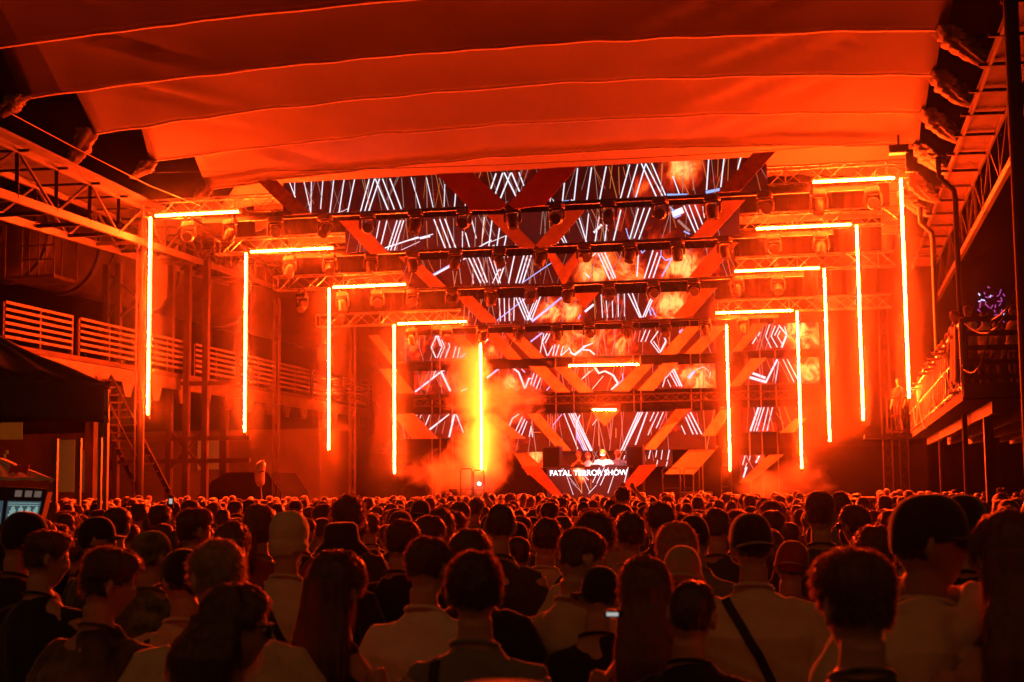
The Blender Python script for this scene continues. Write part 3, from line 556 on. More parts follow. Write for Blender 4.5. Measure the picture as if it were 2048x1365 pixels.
# ================================================================== MOVING HEADS
def make_head(k):
    t = thing("moving_head_lamp", None, "stage lamp", (0, 0, 0), "moving head lamps hanging under the trusses")
    b = MB(); b.box((-.1, 0, .06), (.05, .05, .16)); b.box((.1, 0, .06), (.05, .05, .16)); b.chain([(-.12, 0, .13), (0, 0, .2), (.12, 0, .13)], [.02]*3, 6); b.build("clamp", M['black'], t)
    b = MB(); b.loft([(0, 0, -.16, .19, .13), (0, 0, -.14, .2, .14), (0, 0, -.03, .19, .13), (0, 0, -.01, .17, .11)], 16, e=5); b.build("base", M['black'], t)
    b = MB()
    for s in (-1, 1): b.chain([(s*.10, 0, -.17), (s*.18, 0, -.20), (s*.205, 0, -.26), (s*.205, 0, -.42), (s*.19, 0, -.47)], [.03, .034, .034, .034, .026], 6)
    b.chain([(-.1, 0, -.18), (.1, 0, -.18)], [.035, .035], 6); b.build("yoke", M['black'], t)
    tilt = [1.35, .35, .8, .15][k]; pan = [.3, -.4, .15, .9][k]
    d = np.array([math.sin(pan)*math.sin(tilt), -math.cos(pan)*math.sin(tilt), -math.cos(tilt)]); c = np.array([0, 0, -.42])
    b = MB(); b.chain([c-d*.16, c-d*.15, c-d*.05, c+d*.08, c+d*.2, c+d*.205], [.05, .12, .15, .15, .14, .135], 18); h = b.build("lamp_head", M['black'], t, smooth=False)
    b = MB(); b.tube(c+d*.206, c+d*.215, .115, 18); b.build("lens", M['lens'], h)
    remember(t); return t
mh = [make_head(k) for k in range(4)]
rowsMH = [[378,460,551,650,735,831,928,1025,1114,1217,1321,1425,1530,1638,1747], [580,660,742,825,910,998,1080,1167,1259,1353,1448,1545,1640], [605,685,755,825,903,980,1060,1134,1215,1304,1384,1470,1552], [822,892,963,1036,1110,1175,1251,1325,1405,1480]]
used = set()
for i, xs_ in enumerate(rowsMH):
    Y, W, Z = FR[i]
    for j, px in enumerate(xs_):
        p = at(px, 430, Y=Y-.1); k = (j+i) % 4 if j % 3 else (j*2+i) % 4; k = [0, 1, 0, 3][k] if i == 0 and j % 2 == 0 else k
        o = mh[k] if k not in used else copy_tree(mh[k]); used.add(k)
        o.location = (p[0], Y-.1, Z-.12); o.rotation_euler = (0, 0, random.uniform(-.35, .35)); s_ = 1.12; o.scale = (s_, s_, s_)
        where = "%s from the left" % ORD[j]
        tag(o, "black moving head lamp hanging under the %s truss, %s" % (names4[i], where), "stage lamp", "moving head lamps hanging under the trusses")
for k in range(4):
    if k not in used: mh[k].location = (0, 45, 9.8)
# ================================================================== LEFT SIDE
def seg_box(b, p, q, w_, h_, mi=0): b.bar(p, q, w_, h_, mi)
# upper inclined gantry: four chord points near and far
def lerp(p, q, u): return np.array(p)*(1-u)+np.array(q)*u
gt = thing("conveyor_gantry", "pale steel lattice gantry with flat roof crossing high on the left", "gantry")
tp, tq = at(-60, 257, D=30), at(600, 557, D=80)     # roof edge
bp, bq = at(-60, 366, D=30.3), at(600, 592, D=80)
b = MB(); off = np.array([-1.6, 0, 0]); N = 17
for p, q, s in ((tp, tq, (.10, .16)), (bp, bq, (.10, .2)), (tp+off, tq+off, (.10, .16)), (bp+off, bq+off, (.10, .2))): b.bar(p, q, *s)
b.build("chord", M['steel'], gt)
b = MB(); b.bar(tp+off*.5+(0, 0, .13), tq+off*.5+(0, 0, .13), 2.3, .07); b.build("roof_plate", M['steel'], gt)
b = MB()
for o_ in (0, 1):
    for k in range(N+1):
        u, v = k/N, (k+1)/N; a, c = lerp(tp, tq, u)+off*o_, lerp(bp, bq, u)+off*o_
        b.bar(a, c, .09, .09)
        if k < N:
            d, e = lerp(tp, tq, v)+off*o_, lerp(bp, bq, v)+off*o_
            b.bar(a, e, .06, .06) if k % 2 else b.bar(c, d, .06, .06)
for k in range(N+1):
    a = lerp(tp, tq, k/N); b.bar(a+(.3, 0, -.03), a+off, .06, .06); c = lerp(bp, bq, k/N); b.bar(c, c+off, .07, .1)
b.build("lattice_web", M['rust'], gt)
# canopy cable along the ties
t = thing("steel_cable", "thin steel cable slanting below the canopy ends on the left", "cable"); b = MB(); b.chain([at(0, 216, Y=29), at(150, 296, Y=34), at(300, 372, Y=38), at(400, 412, Y=41)], [.012]*4, 5); b.build("strand", M['hem'], t)
# canopy mast
p = at(279, 1000, Y=41.6); t = thing("canopy_mast", "tall round steel mast just left of the nearest gate", "mast", (p[0], 41.6, 0))
b = MB(); b.tube((0, 0, 0), (.0, 0, 10.6), .115, 20, .1); b.build("tube", M['steel'], t)
b = MB(); b.tube((-.2, 0, 0), (-.2, 0, 10.3), .03, 10); b.build("drain_pipe", M['steel'], t)
# timber walkway
wk = thing("timber_walkway", "elevated walkway with horizontal timber railings along the left side", "walkway")
def wp(px, py, Y): return at(px, py, Y=Y)
X0 = at(0, 602, Y=38)[0]; WZ = at(0, 683, Y=38)[2]
b = MB(); b.box((X0-1.2, 58, WZ-.14), (2.8, 60, .16)); b.build("deck", M['rust'], wk)
b = MB(); b.box((X0+.1, 58, WZ-.45), (.16, 60, .42)); b.build("girder", M['steel'], wk)
b = MB()
for k in range(26): y = 30+k*2.2; b.prism([(X0+.05, y, WZ-.65), (X0+.05, y+.9, WZ-.65), (X0+.05, y+.65, WZ-1.15), (X0+.05, y+.25, WZ-1.15)], (.1, 0, 0))
b.build("bracket", M['steel'], wk)
y = 29.; k = 0
RAILL = 1.18
while y < 80:
    L = 4.3
    b = MB()
    for j in range(6): b.bar((X0+.2, y+.12, WZ+.14+j*.2), (X0+.2, y+L-.25, WZ+.14+j*.2), .035, .085)
    o = b.build("railing_boards", M['wood'], wk)
    for u in (.1, L/2, L-.2): b = MB(); b.box((X0+.15, y+u, WZ+.56), (.06, .09, 1.2)); b.build("railing_post", M['rust'], wk)
    y += L+.12; k += 1
for y in (33, 44, 55, 66):
    b = MB(); b.box((X0-.2, y, WZ/2-.3), (.3, .3, WZ-.6)); b.build("support_column", M['rust'], wk)
# big riveted vessel
vs = thing("steel_vessel", "huge dark horizontal steel tank behind the left gantry", "tank")
vc = at(8, 470, Y=50); vc2 = vc+np.array([4.5, 26, -.6]); r = 1.75
b = MB(); b.chain([vc+(0, -.5, 0), vc, vc2], [r*.85, r, r], 40); b.build("shell", M['rust'], vs, smooth=True)
b = MB()
d = (vc2-vc)/np.linalg.norm(vc2-vc)
for u in (0.3, 3.4, 9, 15): b = MB(); b.chain([vc+d*u, vc+d*(u+.25)], [r*1.06]*2, 40); b.build("flange", M['steel'], vs)
b = MB(); b.chain([vc-d*.7, vc-d*.4], [.5, .5], 20); b.build("end_hub", M['steel'], vs)
cg = thing("service_cage", "small dark service platform with railings under the steel tank", "platform")
c = at(82, 560, Y=47); b = MB(); b.box(c, (1.9, 1.6, .12)); b.build("floor_plate", M['rust'], cg)
b = MB()
for dx in (-.95, -.3, .35, .95):
    for dy in (-.8, .8): b.tube(c+(dx, dy, 0), c+(dx, dy, 1.9), .03)
for z in (.6, 1.1, 1.9): b.tube(c+(-.95, -.8, z), c+(.95, -.8, z), .025)
b.build("rail", M['black'], cg)
# steel columns / bracing behind the walkway
fr = thing("braced_framework", "dark braced steel framework standing on the left between tank and gates", "framework")
b = MB(); Yf = 50
for px in (207, 232, 338, 372, 410):
    p = at(px, 900, Y=Yf); b.bar((p[0], Yf, 0), (p[0], Yf, 10.5), .22, .22)
p, q = at(207, 500, Y=Yf), at(232, 500, Y=Yf)
for k in range(10): b.bar((p[0], Yf, 1+k), (q[0], Yf, 2+k), .07, .07)
for (a, c) in (((207, 540), (280, 600)), ((232, 640), (300, 585)), ((207, 640), (300, 720)), ((338, 860), (410, 940)), ((410, 860), (338, 940)), ((207, 760), (280, 700))): b.bar(at(*a, Y=Yf), at(*c, Y=Yf), .09, .09)
for y_ in (770, 880, 925): b.bar(at(207, y_, Y=Yf), at(500, y_-4, Y=Yf), .1, .16)
b.build("beams", M['rust'], fr)
st = thing("steel_stair", "steel stair descending behind the black tent on the left", "stairs")
p, q = at(165, 755, Y=44), at(278, 985, Y=42); b = MB()
for dx in (0, 1.0): b.bar(p+(dx, 0, 0), q+(dx, 0, 0), .05, .2)
b.bar(p+(0, 0, .9), q+(0, 0, .9), .04, .04); b.build("stringer", M['rust'], st)
b = MB()
for k in range(15): c = lerp(p, q, (k+.5)/15); b.box(c+(.5, 0, 0), (1., .26, .04))
b.build("tread", M['wood'], st)
# low building with dim windows behind
lb = thing("service_building", "low pale building with dim greenish light at the far left behind the tents", "building")
p, q = at(-40, 985, Y=60), at(640, 985, Y=60)
b = MB(); b.box(((p[0]+q[0])/2, 62, 2.3), (q[0]-p[0], 4, 4.6)); b.build("wall", mat("pale plaster wall", (.05, .045, .035), .9, nscale=.4, namt=.5), lb)
wl = mat("greenish window light", (.1, .1, .08), emit=(.5, .42, .06), es=.035, nscale=0, emisamp='NONE'); wl2 = mat("yellow window light", (.1, .1, .08), emit=(.75, .55, .04), es=.03, emisamp='NONE')
for (x0, x1, y0, y1, m_) in ((112, 150, 880, 985, wl), (160, 205, 900, 985, wl), (395, 440, 880, 940, wl), (0, 45, 845, 880, wl2), (560, 590, 958, 985, wl)):
    a = at(x0, y1, Y=59.95); c = at(x1, y0, Y=59.95); b = MB(); b.box(((a[0]+c[0])/2, 59.95, (a[2]+c[2])/2), (c[0]-a[0], .06, c[2]-a[2])); b.build("window", m_, lb)
sg = thing("lit_stair_sign", "small lit yellow panel seen through the stair rails at the far left edge", "sign"); a = at(8, 955, Y=50); c = at(12, 905, Y=50)
b = MB()
for j, (x, y, u) in enumerate(((5, 940, 3), (7, 925, 3), (9, 912, 3), (14, 905, 2), (4, 955, 3))):
    p = at(x, y, Y=50); b.box(p, (.09, .03, .16))
b.build("panel", wl2, sg)
# dark truck-like tent behind crowd near (460..545, 925..1000)
bt = thing("dark_canopy_tent", "low dark pitched tent behind the crowd left of the second gate", "tent"); p = [at(x, y, Y=52) for x, y in ((390, 1000), (425, 962), (455, 945), (535, 945), (562, 985), (562, 1000))]
b = MB(); b.prism(p, (0, 3, 0)); b.build("roof", M['drape'], bt)
# FOH black tent
ft = thing("black_tent", "big black pitched tent roof with valance at the left edge of the crowd", "tent")
D0 = 16.
cr = at(218, 772, Y=D0); crb = at(218, 846, Y=D0); nl = at(-60, 744, Y=D0); nlb = at(-60, 836, Y=D0); pk = at(-30, 668, Y=D0+2.2)
XL = nl[0]; bk = (at(206, 800, Y=D0+4.4)-at(218, 800, Y=D0))*np.array([1, 1, 0])
def sheet(b, A, B, C, D, n=24, m_=8, amp=.02, seed=0):
    A, B, C, D = map(np.array, (A, B, C, D)); rr = []
    for j in range(m_+1):
        v = j/m_; r = []
        for k in range(n+1):
            u = k/n; p = (A*(1-u)+B*u)*(1-v)+(D*(1-u)+C*u)*v
            nn = np.cross(B-A, D-A); nn = nn/np.linalg.norm(nn)
            r.append(p+nn*(amp*noise.noise(Vector((u*5+seed, v*2, seed)))+amp*math.sin(u*math.pi*6)*v*.6))
        rr.append(r)
    b.rings(rr, closed=False)
tentm = mat("black tent cloth", (.035, .03, .03), .55, sheen=.3, nscale=2, namt=.3, bump=.1)
b = MB(); sheet(b, nl, cr, crb, nlb, amp=.03); sheet(b, cr, cr+bk, crb+bk, crb, amp=.03); o = b.build("valance", tentm, ft, smooth=True); o.modifiers.new("s", 'SOLIDIFY').thickness = .01
b = MB(); sheet(b, pk, pk+(.02, 0, 0), cr, nl, amp=.05); sheet(b, pk+(.02, 0, 0), pk+(.03, .3, 0), cr+bk, cr, amp=.05, seed=4); sheet(b, pk+(0, .3, 0), pk+(.03, .3, 0), cr+bk, nl+bk, amp=.04); o = b.build("roof", tentm, ft, smooth=True); o.modifiers.new("s", 'SOLIDIFY').thickness = .01
for dx, dy in ((0, 0), (bk[0]+.05, 4.3)):
    b = MB(); q = crb+(dx-.03, dy, 0); b.box((q[0], q[1], q[2]/2+.2), (.05, .05, q[2]+.4)); b.build("leg", M['alu'], ft)
q = at(160, 900, Y=D0+4.3); b = MB(); b.box((q[0], q[1], 1.4), (.05, .05, 2.8)); b.build("leg", M['alu'], ft)
q = at(113, 900, Y=D0+4.3); b = MB(); b.box((q[0], q[1], 1.4), (.05, .05, 2.8)); b.build("leg", M['alu'], ft)
# small orange-lit awning roof
aw = thing("pale_awning", "small pale pitched awning below the black tent at the left edge", "awning"); e0 = at(112, 962, Y=13.5); e1 = at(-30, 962, Y=13.5); k0 = at(-10, 918, Y=14.6)
b = MB(); sheet(b, k0, k0+(.05, 0, 0), e0, e1, amp=.01); ab = (at(104, 950, Y=15.5)-at(112, 950, Y=13.5))*np.array([1, 1, 0]); sheet(b, k0+(.05, 0, 0), k0+(.05, .1, 0), e0+ab, e0, amp=.01, seed=2)
o = b.build("roof", M['white_shirt'], aw, smooth=True); o.modifiers.new("s", 'SOLIDIFY').thickness = .008
b = MB()
for k, hgt in enumerate((.10, .07, .10, .07, .07, .1)): p = lerp(e1, e0, .29+k*.045)+np.array([0, -.02, .08+.02]); b.box(p+(0, .42*.3, .02), (.035, .01, hgt), ((1, 0, 0), (0, .9, -.4), (0, .4, .9)))
b.build("printed_marks", mat("red print", (.6, .04, .03), .6), aw)
b = MB(); b.tube(e0+(-.05, .05, 0), (e0[0]-.05, e0[1]+.05, 0), .02); b.build("leg", M['alu'], aw)
# lighting console screen
cn = thing("lighting_console", "black lighting console screen showing blue bar graphs at the left edge", "console")
D = 8.2; A, B_, C_, D_ = at(-35, 1050, Y=D), at(80, 1046, Y=D), at(97, 978, Y=D+.12), at(-30, 972, Y=D+.12)
b = MB(); b.prism([A, B_, lerp(B_, C_, .9), lerp(C_, D_, .07)+(0, 0, .0), D_], (0, .06, 0)); b.build("housing", M['black'], cn)
def onscreen(u, v, o=.006): p = lerp(lerp(A, B_, u), lerp(D_, C_, u), v); return p-np.array([0, o, 0])
def quad(b, u0, v0, u1, v1, o): b.add([onscreen(u0, v0, o), onscreen(u1, v0, o), onscreen(u1, v1, o), onscreen(u0, v1, o)], [(0, 1, 2, 3)])
b = MB(); quad(b, .02, .0, .33, .62, .008); quad(b, .40, .0, .95, .62, .008); b.build("display", mat("console display", (.01, .01, .01), emit=(.05, .09, .12), es=.7, emisamp='NONE'), cn)
b = MB()
for k in range(24):
    u = .44+k*.0205; h_ = .1+.22*abs(math.sin(k*.5)); quad(b, u, .16, u+.011, .16+h_, .011)
for v in (.08, .14, .5, .56): quad(b, .42, v, .93, v+.012, .011)
for k in range(8): quad(b, .04+k*.035, .1+.05*(k % 3), .055+k*.035, .3, .011)
b.build("bar_graph", mat("console graph", (.01, .01, .01), emit=(.45, .75, .6), es=.75, emisamp='NONE'), cn)
b = MB()
for u in (.50, .66, .81): quad(b, u, .74, u+.11, .92, .008)
b.build("key_cap", mat("console keys", (.2, .2, .2), emit=(.3, .22, .18), es=.35, emisamp='NONE'), cn)
b = MB(); b.box(lerp(A, B_, .35)+(0, .3, -.55), (.36, .4, .9)); b.build("desk", M['black'], cn)
# foil balloon
p = at(522, 945, Y=34); bl = thing("foil_balloon", "pale sausage-shaped foil balloon floating above the crowd on the left", "balloon", p)
b = MB(); b.chain([(0.02, 0, -.34), (0, 0, -.31), (-.03, 0, -.2), (-.04, 0, 0), (0, 0, .17), (.05, 0, .25), (.07, 0, .29)], [.02, .09, .125, .13, .12, .08, .01], 18); b.build("foil_body", mat("foil", (.8, .6, .45), .25, metal=.4), bl, smooth=True)
b = MB(); b.chain([(-.12, -.06, -.02), (0, -.135, 0), (.12, -.06, .03)], [.012]*3, 6); b.build("band", M['black'], bl)
b = MB(); b.chain([(0, 0, -.34), (.03, 0, -.6), (-.02, 0, -.95)], [.004]*3, 4); b.build("string", M['hem'], bl)
# ================================================================== RIGHT SIDE
rg = thing("roof_edge_girder", "steel box girder with crossbars running along the right end of the canopy", "girder")
Ls = [(2046, -60, 25.5), (1980, 137, 31), (1947, 211, 34), (1920, 285, 37.2), (1896, 348, 40.5), (1875, 401, 44), (1850, 470, 50)]
Rs = [(2110, -60, 25), (2005, 193, 31), (1972, 258, 34), (1945, 318, 37), (1927, 352, 40.5), (1906, 408, 44), (1878, 474, 50)]
LP = [at(x, y, Y=Y) for x, y, Y in Ls]; RP = [at(x, y, Y=Y) for x, y, Y in Rs]
fitl = lambda P: [np.polyfit([p[1] for p in P], [p[k] for p in P], 1) for k in (0, 2)]
fl = fitl(LP); gl = lambda Y: np.array([np.polyval(fl[0], Y), Y, np.polyval(fl[1], Y)])
gr = lambda Y: gl(Y)+np.array([.72, 0, -.02])
b = MB(); b.add([gl(20), gr(20), gr(56), gl(56), gl(20)+(0, 0, .05), gr(20)+(0, 0, .05), gr(56)+(0, 0, .05), gl(56)+(0, 0, .05)], [(0, 1, 2, 3), (7, 6, 5, 4), (0, 4, 5, 1), (3, 2, 6, 7), (0, 3, 7, 4), (1, 5, 6, 2)]); b.build("soffit_plate", M['wood'], rg)
b = MB(); b.bar(gl(20)-(.02, 0, .04), gl(56)-(.02, 0, .04), .07, .16); b.bar(gr(20)+(.02, 0, -.04), gr(56)+(.02, 0, -.04), .07, .16); b.bar(gr(20)+(.1, 0, -1.25), gr(56)+(.1, 0, -1.25), .12, .18); b.build("chord", M['steel'], rg)
b = MB(); k = 0; y = 21.
while y < 55:
    b.bar(gl(y)-(.25, 0, .09), gr(y)+(.15, 0, -.09), .08, .07)
    b.bar(gr(y)+(.08, 0, 0), gr(y)+(.1, 0, -1.2), .06, .06); b.bar(gr(y)+(.08, 0, 0 if k % 2 else -1.2), gr(y+1.9)+(.08, 0, -1.2 if k % 2 else 0), .05, .05); y += 1.9; k += 1
b.build("crossbar", M['rust'], rg)
for (x, y0, y1, Y, r, lab) in ((1927, 400, 985, 30, .055, "slim bright pole rising past the near end of the balcony"), (1878, 480, 985, 40, .07, "downpipe pole behind the middle of the balcony"), (2040, -40, 600, 20, .10, "thick dark pole at the right edge of the picture"), (1896, 90, 985, 34, .0, "")):
    if not r: continue
    p = at(x+(26 if x > 2000 else 8), 985, Y=Y); z1 = at(x, y0, Y=Y)[2]; t = thing("steel_pole", lab, "pole", (p[0], Y, 0)); b = MB(); b.tube((0, 0, 0), (0, 0, z1), r, 14); b.build("tube", M['steel'], t)
    b = MB(); b.chain([(0, 0, z1), (-.02, 0, z1+.2), (-.3, 0, z1+.5), (-.3, 0, z1+.9)], [r, r, r, r], 10); b.build("elbow", M['steel'], t)
    b = MB(); b.chain([(0, 0, 1.3), (0, 0, 1.36)], [r*1.25]*2, 12); b.build("collar", M['steel'], t)
# balcony
BY0, BY1 = 25., 46.; bn = at(1926, 779, Y=BY0); bfz = bn[2]; bf = at(1822, 861, Y=BY1); BX0 = bn[0]; BX1 = bf[0]
bc = thing("balcony", "raised steel balcony full of spectators along the right side", "balcony")
b = MB(); N_ = np.array
b.add([N_([BX0, BY0, bfz-.18]), N_([BX1, BY1, bfz-.18]), N_([BX1+6, BY1, bfz-.18]), N_([BX0+8, BY0, bfz-.18]), N_([BX0, BY0, bfz]), N_([BX1, BY1, bfz]), N_([BX1+6, BY1, bfz]), N_([BX0+8, BY0, bfz])], [(3, 2, 1, 0), (4, 5, 6, 7), (0, 1, 5, 4), (1, 2, 6, 5), (2, 3, 7, 6), (3, 0, 4, 7)]); b.build("deck", M['rust'], bc)
b = MB(); b.bar((BX0, BY0-.05, bfz-.02), (BX0+8, BY0-.05, bfz-.02), .09, .22)
for j in range(9): b.bar((BX0+.5+j*.8, BY0+.1, bfz-.3), (BX1+.5+j*.6, BY1, bfz-.3), .08, .2)
b.build("edge_beam", M['steel'], bc)
b = MB(); n = 32
for k in range(n+1):
    u = k/n; x, y = BX0*(1-u)+BX1*u, BY0*(1-u)+BY1*u; b.tube((x, y, bfz-.02), (x, y, bfz+1.08), .024 if k % 6 else .035, 5)
b.build("baluster", M['alu'], bc)
b = MB()
for z in (.06, .58, 1.1): b.tube((BX0, BY0, bfz+z), (BX1, BY1, bfz+z), .024, 6)
b.build("handrail", M['alu'], bc)
b = MB()
for j in range(5): b.bar((BX0+.05, BY0, bfz+.2+j*.24), (BX0+8, BY0, bfz+.2+j*.24), .03, .09)
b.build("front_boards", M['rust'], bc)
b = MB()
for x in (.05, 2.2, 4.4, 6.6): b.box((BX0+x, BY0+.04, bfz+.5), (.12, .08, 1.35))
b.build("front_post", M['rust'], bc)
for a_, c_, w_ in (((BX0+.6, BY0+2, bfz-.2), (BX0+.6, BY0+2, 0), .16), ((BX1+2, BY1-4, bfz-.2), (BX1+2, BY1-4, 0), .16), ((BX0+5, BY0+2, bfz-.2), (BX0+1.2, BY0+5, .6), .1)): b = MB(); b.bar(a_, c_, w_, w_); b.build("support_column", M['steel'], bc)
b = MB(); b.box((BX1-.6, BY1+.1, bfz-.12), (1.6, 1.6, .12)); b.build("end_landing", M['rust'], bc)
b = MB(); b.box((BX1-.35, BY1-.2, bfz+.5), (.7, .06, .06)); b.box((BX1-.35, BY1-.2, bfz+1.05), (.7, .06, .06)); b.box((BX1-.35, BY1-.2, bfz+.05), (.7, .06, .06))
for dx in (-.7, -.35, 0): b.box((BX1+dx, BY1-.2, bfz+.5), (.05, .05, 1.2))
b.build("end_gate", M['rust'], bc)
def sagc(name, label, pts, r, m_=M['black'], sag=.12):
    t = thing(name, label, "cable"); b = MB(); P = [np.array(p) for p in pts]; out = []
    for i in range(len(P)-1):
        a, c = P[i], P[i+1]; sg_ = np.linalg.norm(c-a)*sag
        out += [lerp(a, c, k/8)-np.array([0, 0, sg_*math.sin(math.pi*k/8)]) for k in range(8)]
    out.append(P[-1]); b.chain(out, [r]*len(out), 5); b.build("strand", m_, t)
sagc("rope", "pale rope looped loosely along the outside of the balcony railing", [at(1925, 730, Y=24.9), at(1890, 745, Y=28), at(1862, 790, Y=32), at(1835, 800, Y=38), at(1826, 815, Y=43)], .012, M['hem'])
sagc("power_cable", "dark cable swinging from the upper right down to the balcony boards", [at(2060, 480, Y=20), at(1985, 640, Y=22), at(1928, 740, Y=24.7)], .014)
sagc("power_cable", "dark cable crossing behind the heads at the right edge down to the balcony boards", [at(2060, 500, Y=20), at(1930, 648, Y=24.6)], .014)
# towel on the railing
tw = thing("hanging_towel", "pale striped cloth hanging over the near end of the balcony railing", "towel"); b = MB(); rr = []
for j in range(14):
    v = j/13; row_ = []
    for k in range(15):
        yy = BY0+.25+(1.5-.3*v)*k/14; u = (yy-BY0)/(BY1-BY0); row_.append((BX0*(1-u)+BX1*u-.05-.03*math.sin(k*1.9)-.03*v, yy, bfz+1.13-.95*v-.06*math.sin(k*.4)))
    rr.append(row_)
b.rings(rr, closed=False); o = b.build("cloth", M['cream'], tw, smooth=True); o.modifiers.new("s", 'SOLIDIFY').thickness = .006
# distant purple lit things seen past the balcony
dl = thing("distant_stage_lights", "cluster of tiny purple and white lights far off beyond the balcony", "lights"); b = MB(); b2_ = MB()
for k in range(34):
    p = at(1958+rng.random()*52, 575+rng.random()*75, Y=73.4)
    a_ = rng.random()*3; d = np.array([math.cos(a_), 0, math.sin(a_)]); (b if k % 4 else b2_).bar(p-d*.06, p+d*(.05+.14*rng.random()), .05, .05)
b.build("purple_light", mat("purple lamps", (.1,)*3, emit=(.4, .08, .5), es=.7, emisamp='NONE'), dl); b2_.build("white_light", mat("cold lamps", (.1,)*3, emit=(.5, .6, 1), es=1.6, emisamp='NONE'), dl)
# floodlight hanging on the canopy's right corner
p = at(1797, 300, Y=39); t = thing("canopy_floodlight", "dark floodlight hanging from the right end of the canopy above the first truss", "lamp", p)
b = MB(); b.box((0, 0, 0), (.5, .3, .22)); b.box((.28, .1, -.3), (.2, .2, .6)); b.build("housing", M['black'], t); b = MB(); b.tube((0, 0, .1), (0, 0, .4), .03); b.build("bracket", M['black'], t)
sagc("guy_wire", "thin dark wire running level under the last canopy pleats", [at(300, 345, Y=39.4), at(1000, 330, Y=39.4), at(1795, 283, Y=39.2)], .01, sag=.004)
# ================================================================== PEOPLE
def ss(a, b_, x): t = min(1, max(0, (x-a)/(b_-a))); return t*t*(3-2*t)
HZC = 1.632          # head centre height of a 1.75 m figure
def head_r(d, face=True):
    x, y, z = d
    rx, ry, rz = .073, .093, (.111 if z > 0 else .117); pw = 2+.55*ss(0, .35, z)
    if z < 0: rx *= 1-.27*(-z)**1.2; ry *= 1-.10*(-z)
    if y < -.1 and z > -.4: ry *= 1.05
    r = (abs(x/rx)**pw+abs(y/ry)**pw+abs(z/rz)**pw)**(-1/pw)
    if face and y > .2:
        r += .026*math.exp(-((x/.16)**2+((z+.13)/.2)**2))*ss(.6, .95, y)          # nose
        r -= .009*(math.exp(-(((abs(x)-.34)/.2)**2+((z-.06)/.13)**2)))*ss(.3, .8, y)  # sockets
        r += .006*math.exp(-((z-.24)/.1)**2)*ss(.4, .9, y)                         # brow
        r += .007*math.exp(-((x/.28)**2+((z+.42)/.07)**2))+.006*math.exp(-((x/.25)**2+((z+.53)/.05)**2))  # lips
        r += .010*math.exp(-((x/.3)**2+((z+.82)/.16)**2))                          # chin
    return r
def hairfn(style):
    def t(d):
        x, y, z = d; s = abs(x); z = z+.05*noise.noise(Vector((x*7, y*7, 3)))
        n = noise.noise(Vector((x*4, y*4, z*4+len(style))))*.5+noise.noise(Vector((x*11, y*11, z*11)))*.3
        line = ss(-.60, -.38, z) if y < -.1 else ss(.40-.5*max(0, s-.3)+(y-.45)*.6, .50-.5*max(0, s-.3)+(y-.45)*.6, z) if y > .45 else ss(-.05-.4*(y < .1)*(.1-y), .12-.4*(y < .1)*(.1-y), z)
        top = ss(-.1, .75, z)
        tp = .30+.70*ss(-.5, .15, z)
        if style == 'short': v = (.006+.012*top+.014*n*(.25+top))*tp
        elif style == 'fade': v = .001+.026*ss(.25, .8, z)+.009*n*top
        elif style == 'quiff': v = .004+.022*ss(.2, .8, z)+.016*ss(.1, .8, y)*ss(.3, .8, z)+.011*n*top
        elif style == 'messy': v = (.010+.016*top+.028*n*(.3+top))*tp
        elif style == 'buzz': v = .003+.002*top
        elif style == 'curly': v = .020+.014*top+.022*n
        elif style in ('long', 'bun', 'tail'): v = .014+.010*top+.004*n; line = max(line, ss(-.95, -.8, z) if y < .05 else line)
        else: v = .002
        return v*line-.012*(1-line)
    return t
def ev_mesh(o):
    bpy.context.view_layer.update(); dg = bpy.context.evaluated_depsgraph_get(); me = bpy.data.meshes.new_from_object(o.evaluated_get(dg)); return me
def remesh(mb, name, mats, vox, smooth=2, disp=None, zmin=None):
    me = bpy.data.meshes.new(name); me.from_pydata(mb.v, [], mb.f); o = bpy.data.objects.new(name, me); col.objects.link(o)
    r = o.modifiers.new("r", 'REMESH'); r.mode = 'VOXEL'; r.voxel_size = vox; r.use_smooth_shade = True
    if smooth: s_ = o.modifiers.new("s", 'SMOOTH'); s_.factor = .5; s_.iterations = smooth
    m2 = ev_mesh(o); bpy.data.objects.remove(o); bpy.data.meshes.remove(me); m2.name = name
    m2.materials.clear()
    for x in mats: m2.materials.append(x)
    if disp:
        n = len(m2.vertices); co = np.empty(n*3, 'f'); m2.vertices.foreach_get('co', co); no = np.empty(n*3, 'f'); m2.vertex_normals.foreach_get('vector', no)
        co = co.reshape(-1, 3); no = no.reshape(-1, 3); dd = np.array([disp(c) for c in co]); co += no*dd[:, None]; m2.vertices.foreach_set('co', co.ravel())
    m2.polygons.foreach_set('use_smooth', [True]*len(m2.polygons)); m2.update()
    return m2
def rotm(tilt, turn, roll):
    return (Matrix.Rotation(turn, 3, 'Z') @ Matrix.Rotation(-tilt, 3, 'X') @ Matrix.Rotation(roll, 3, 'Y'))
def hand(b, w_, d, n_side, r=.009, curl=.5):
    """palm plus five separate bent fingers; d = forearm direction, n_side = thumb side"""
    d = np.array(d, float); d /= np.linalg.norm(d); s = np.array(n_side, float); s -= d*(s@d); s /= np.linalg.norm(s); n = np.cross(d, s)
    w_ = np.array(w_, float)
    b.chain([w_, w_+d*.03, w_+d*.085], [.026, .04, .038], 10, flat=.45) if abs(n[2]) > .5 else b.chain([w_, w_+d*.03, w_+d*.085], [.03, .036, .036], 10, flat=.6)
    for k, L in enumerate((.070, .082, .076, .06)):
        o = w_+d*.078+s*(.030-.020*k); e = o+d*L*.5-n*curl*.012; f_ = e+d*L*.35*(1-curl*.5)-n*curl*.03; h = f_+d*L*.2*(1-curl)-n*curl*.02
        b.chain([o, e, f_, h], [r, r*.95, r*.85, r*.6], 6)
    o = w_+d*.02+s*.03; b.chain([o, o+s*.025+d*.03, o+s*.03+d*.06], [.012, .011, .008], 6)
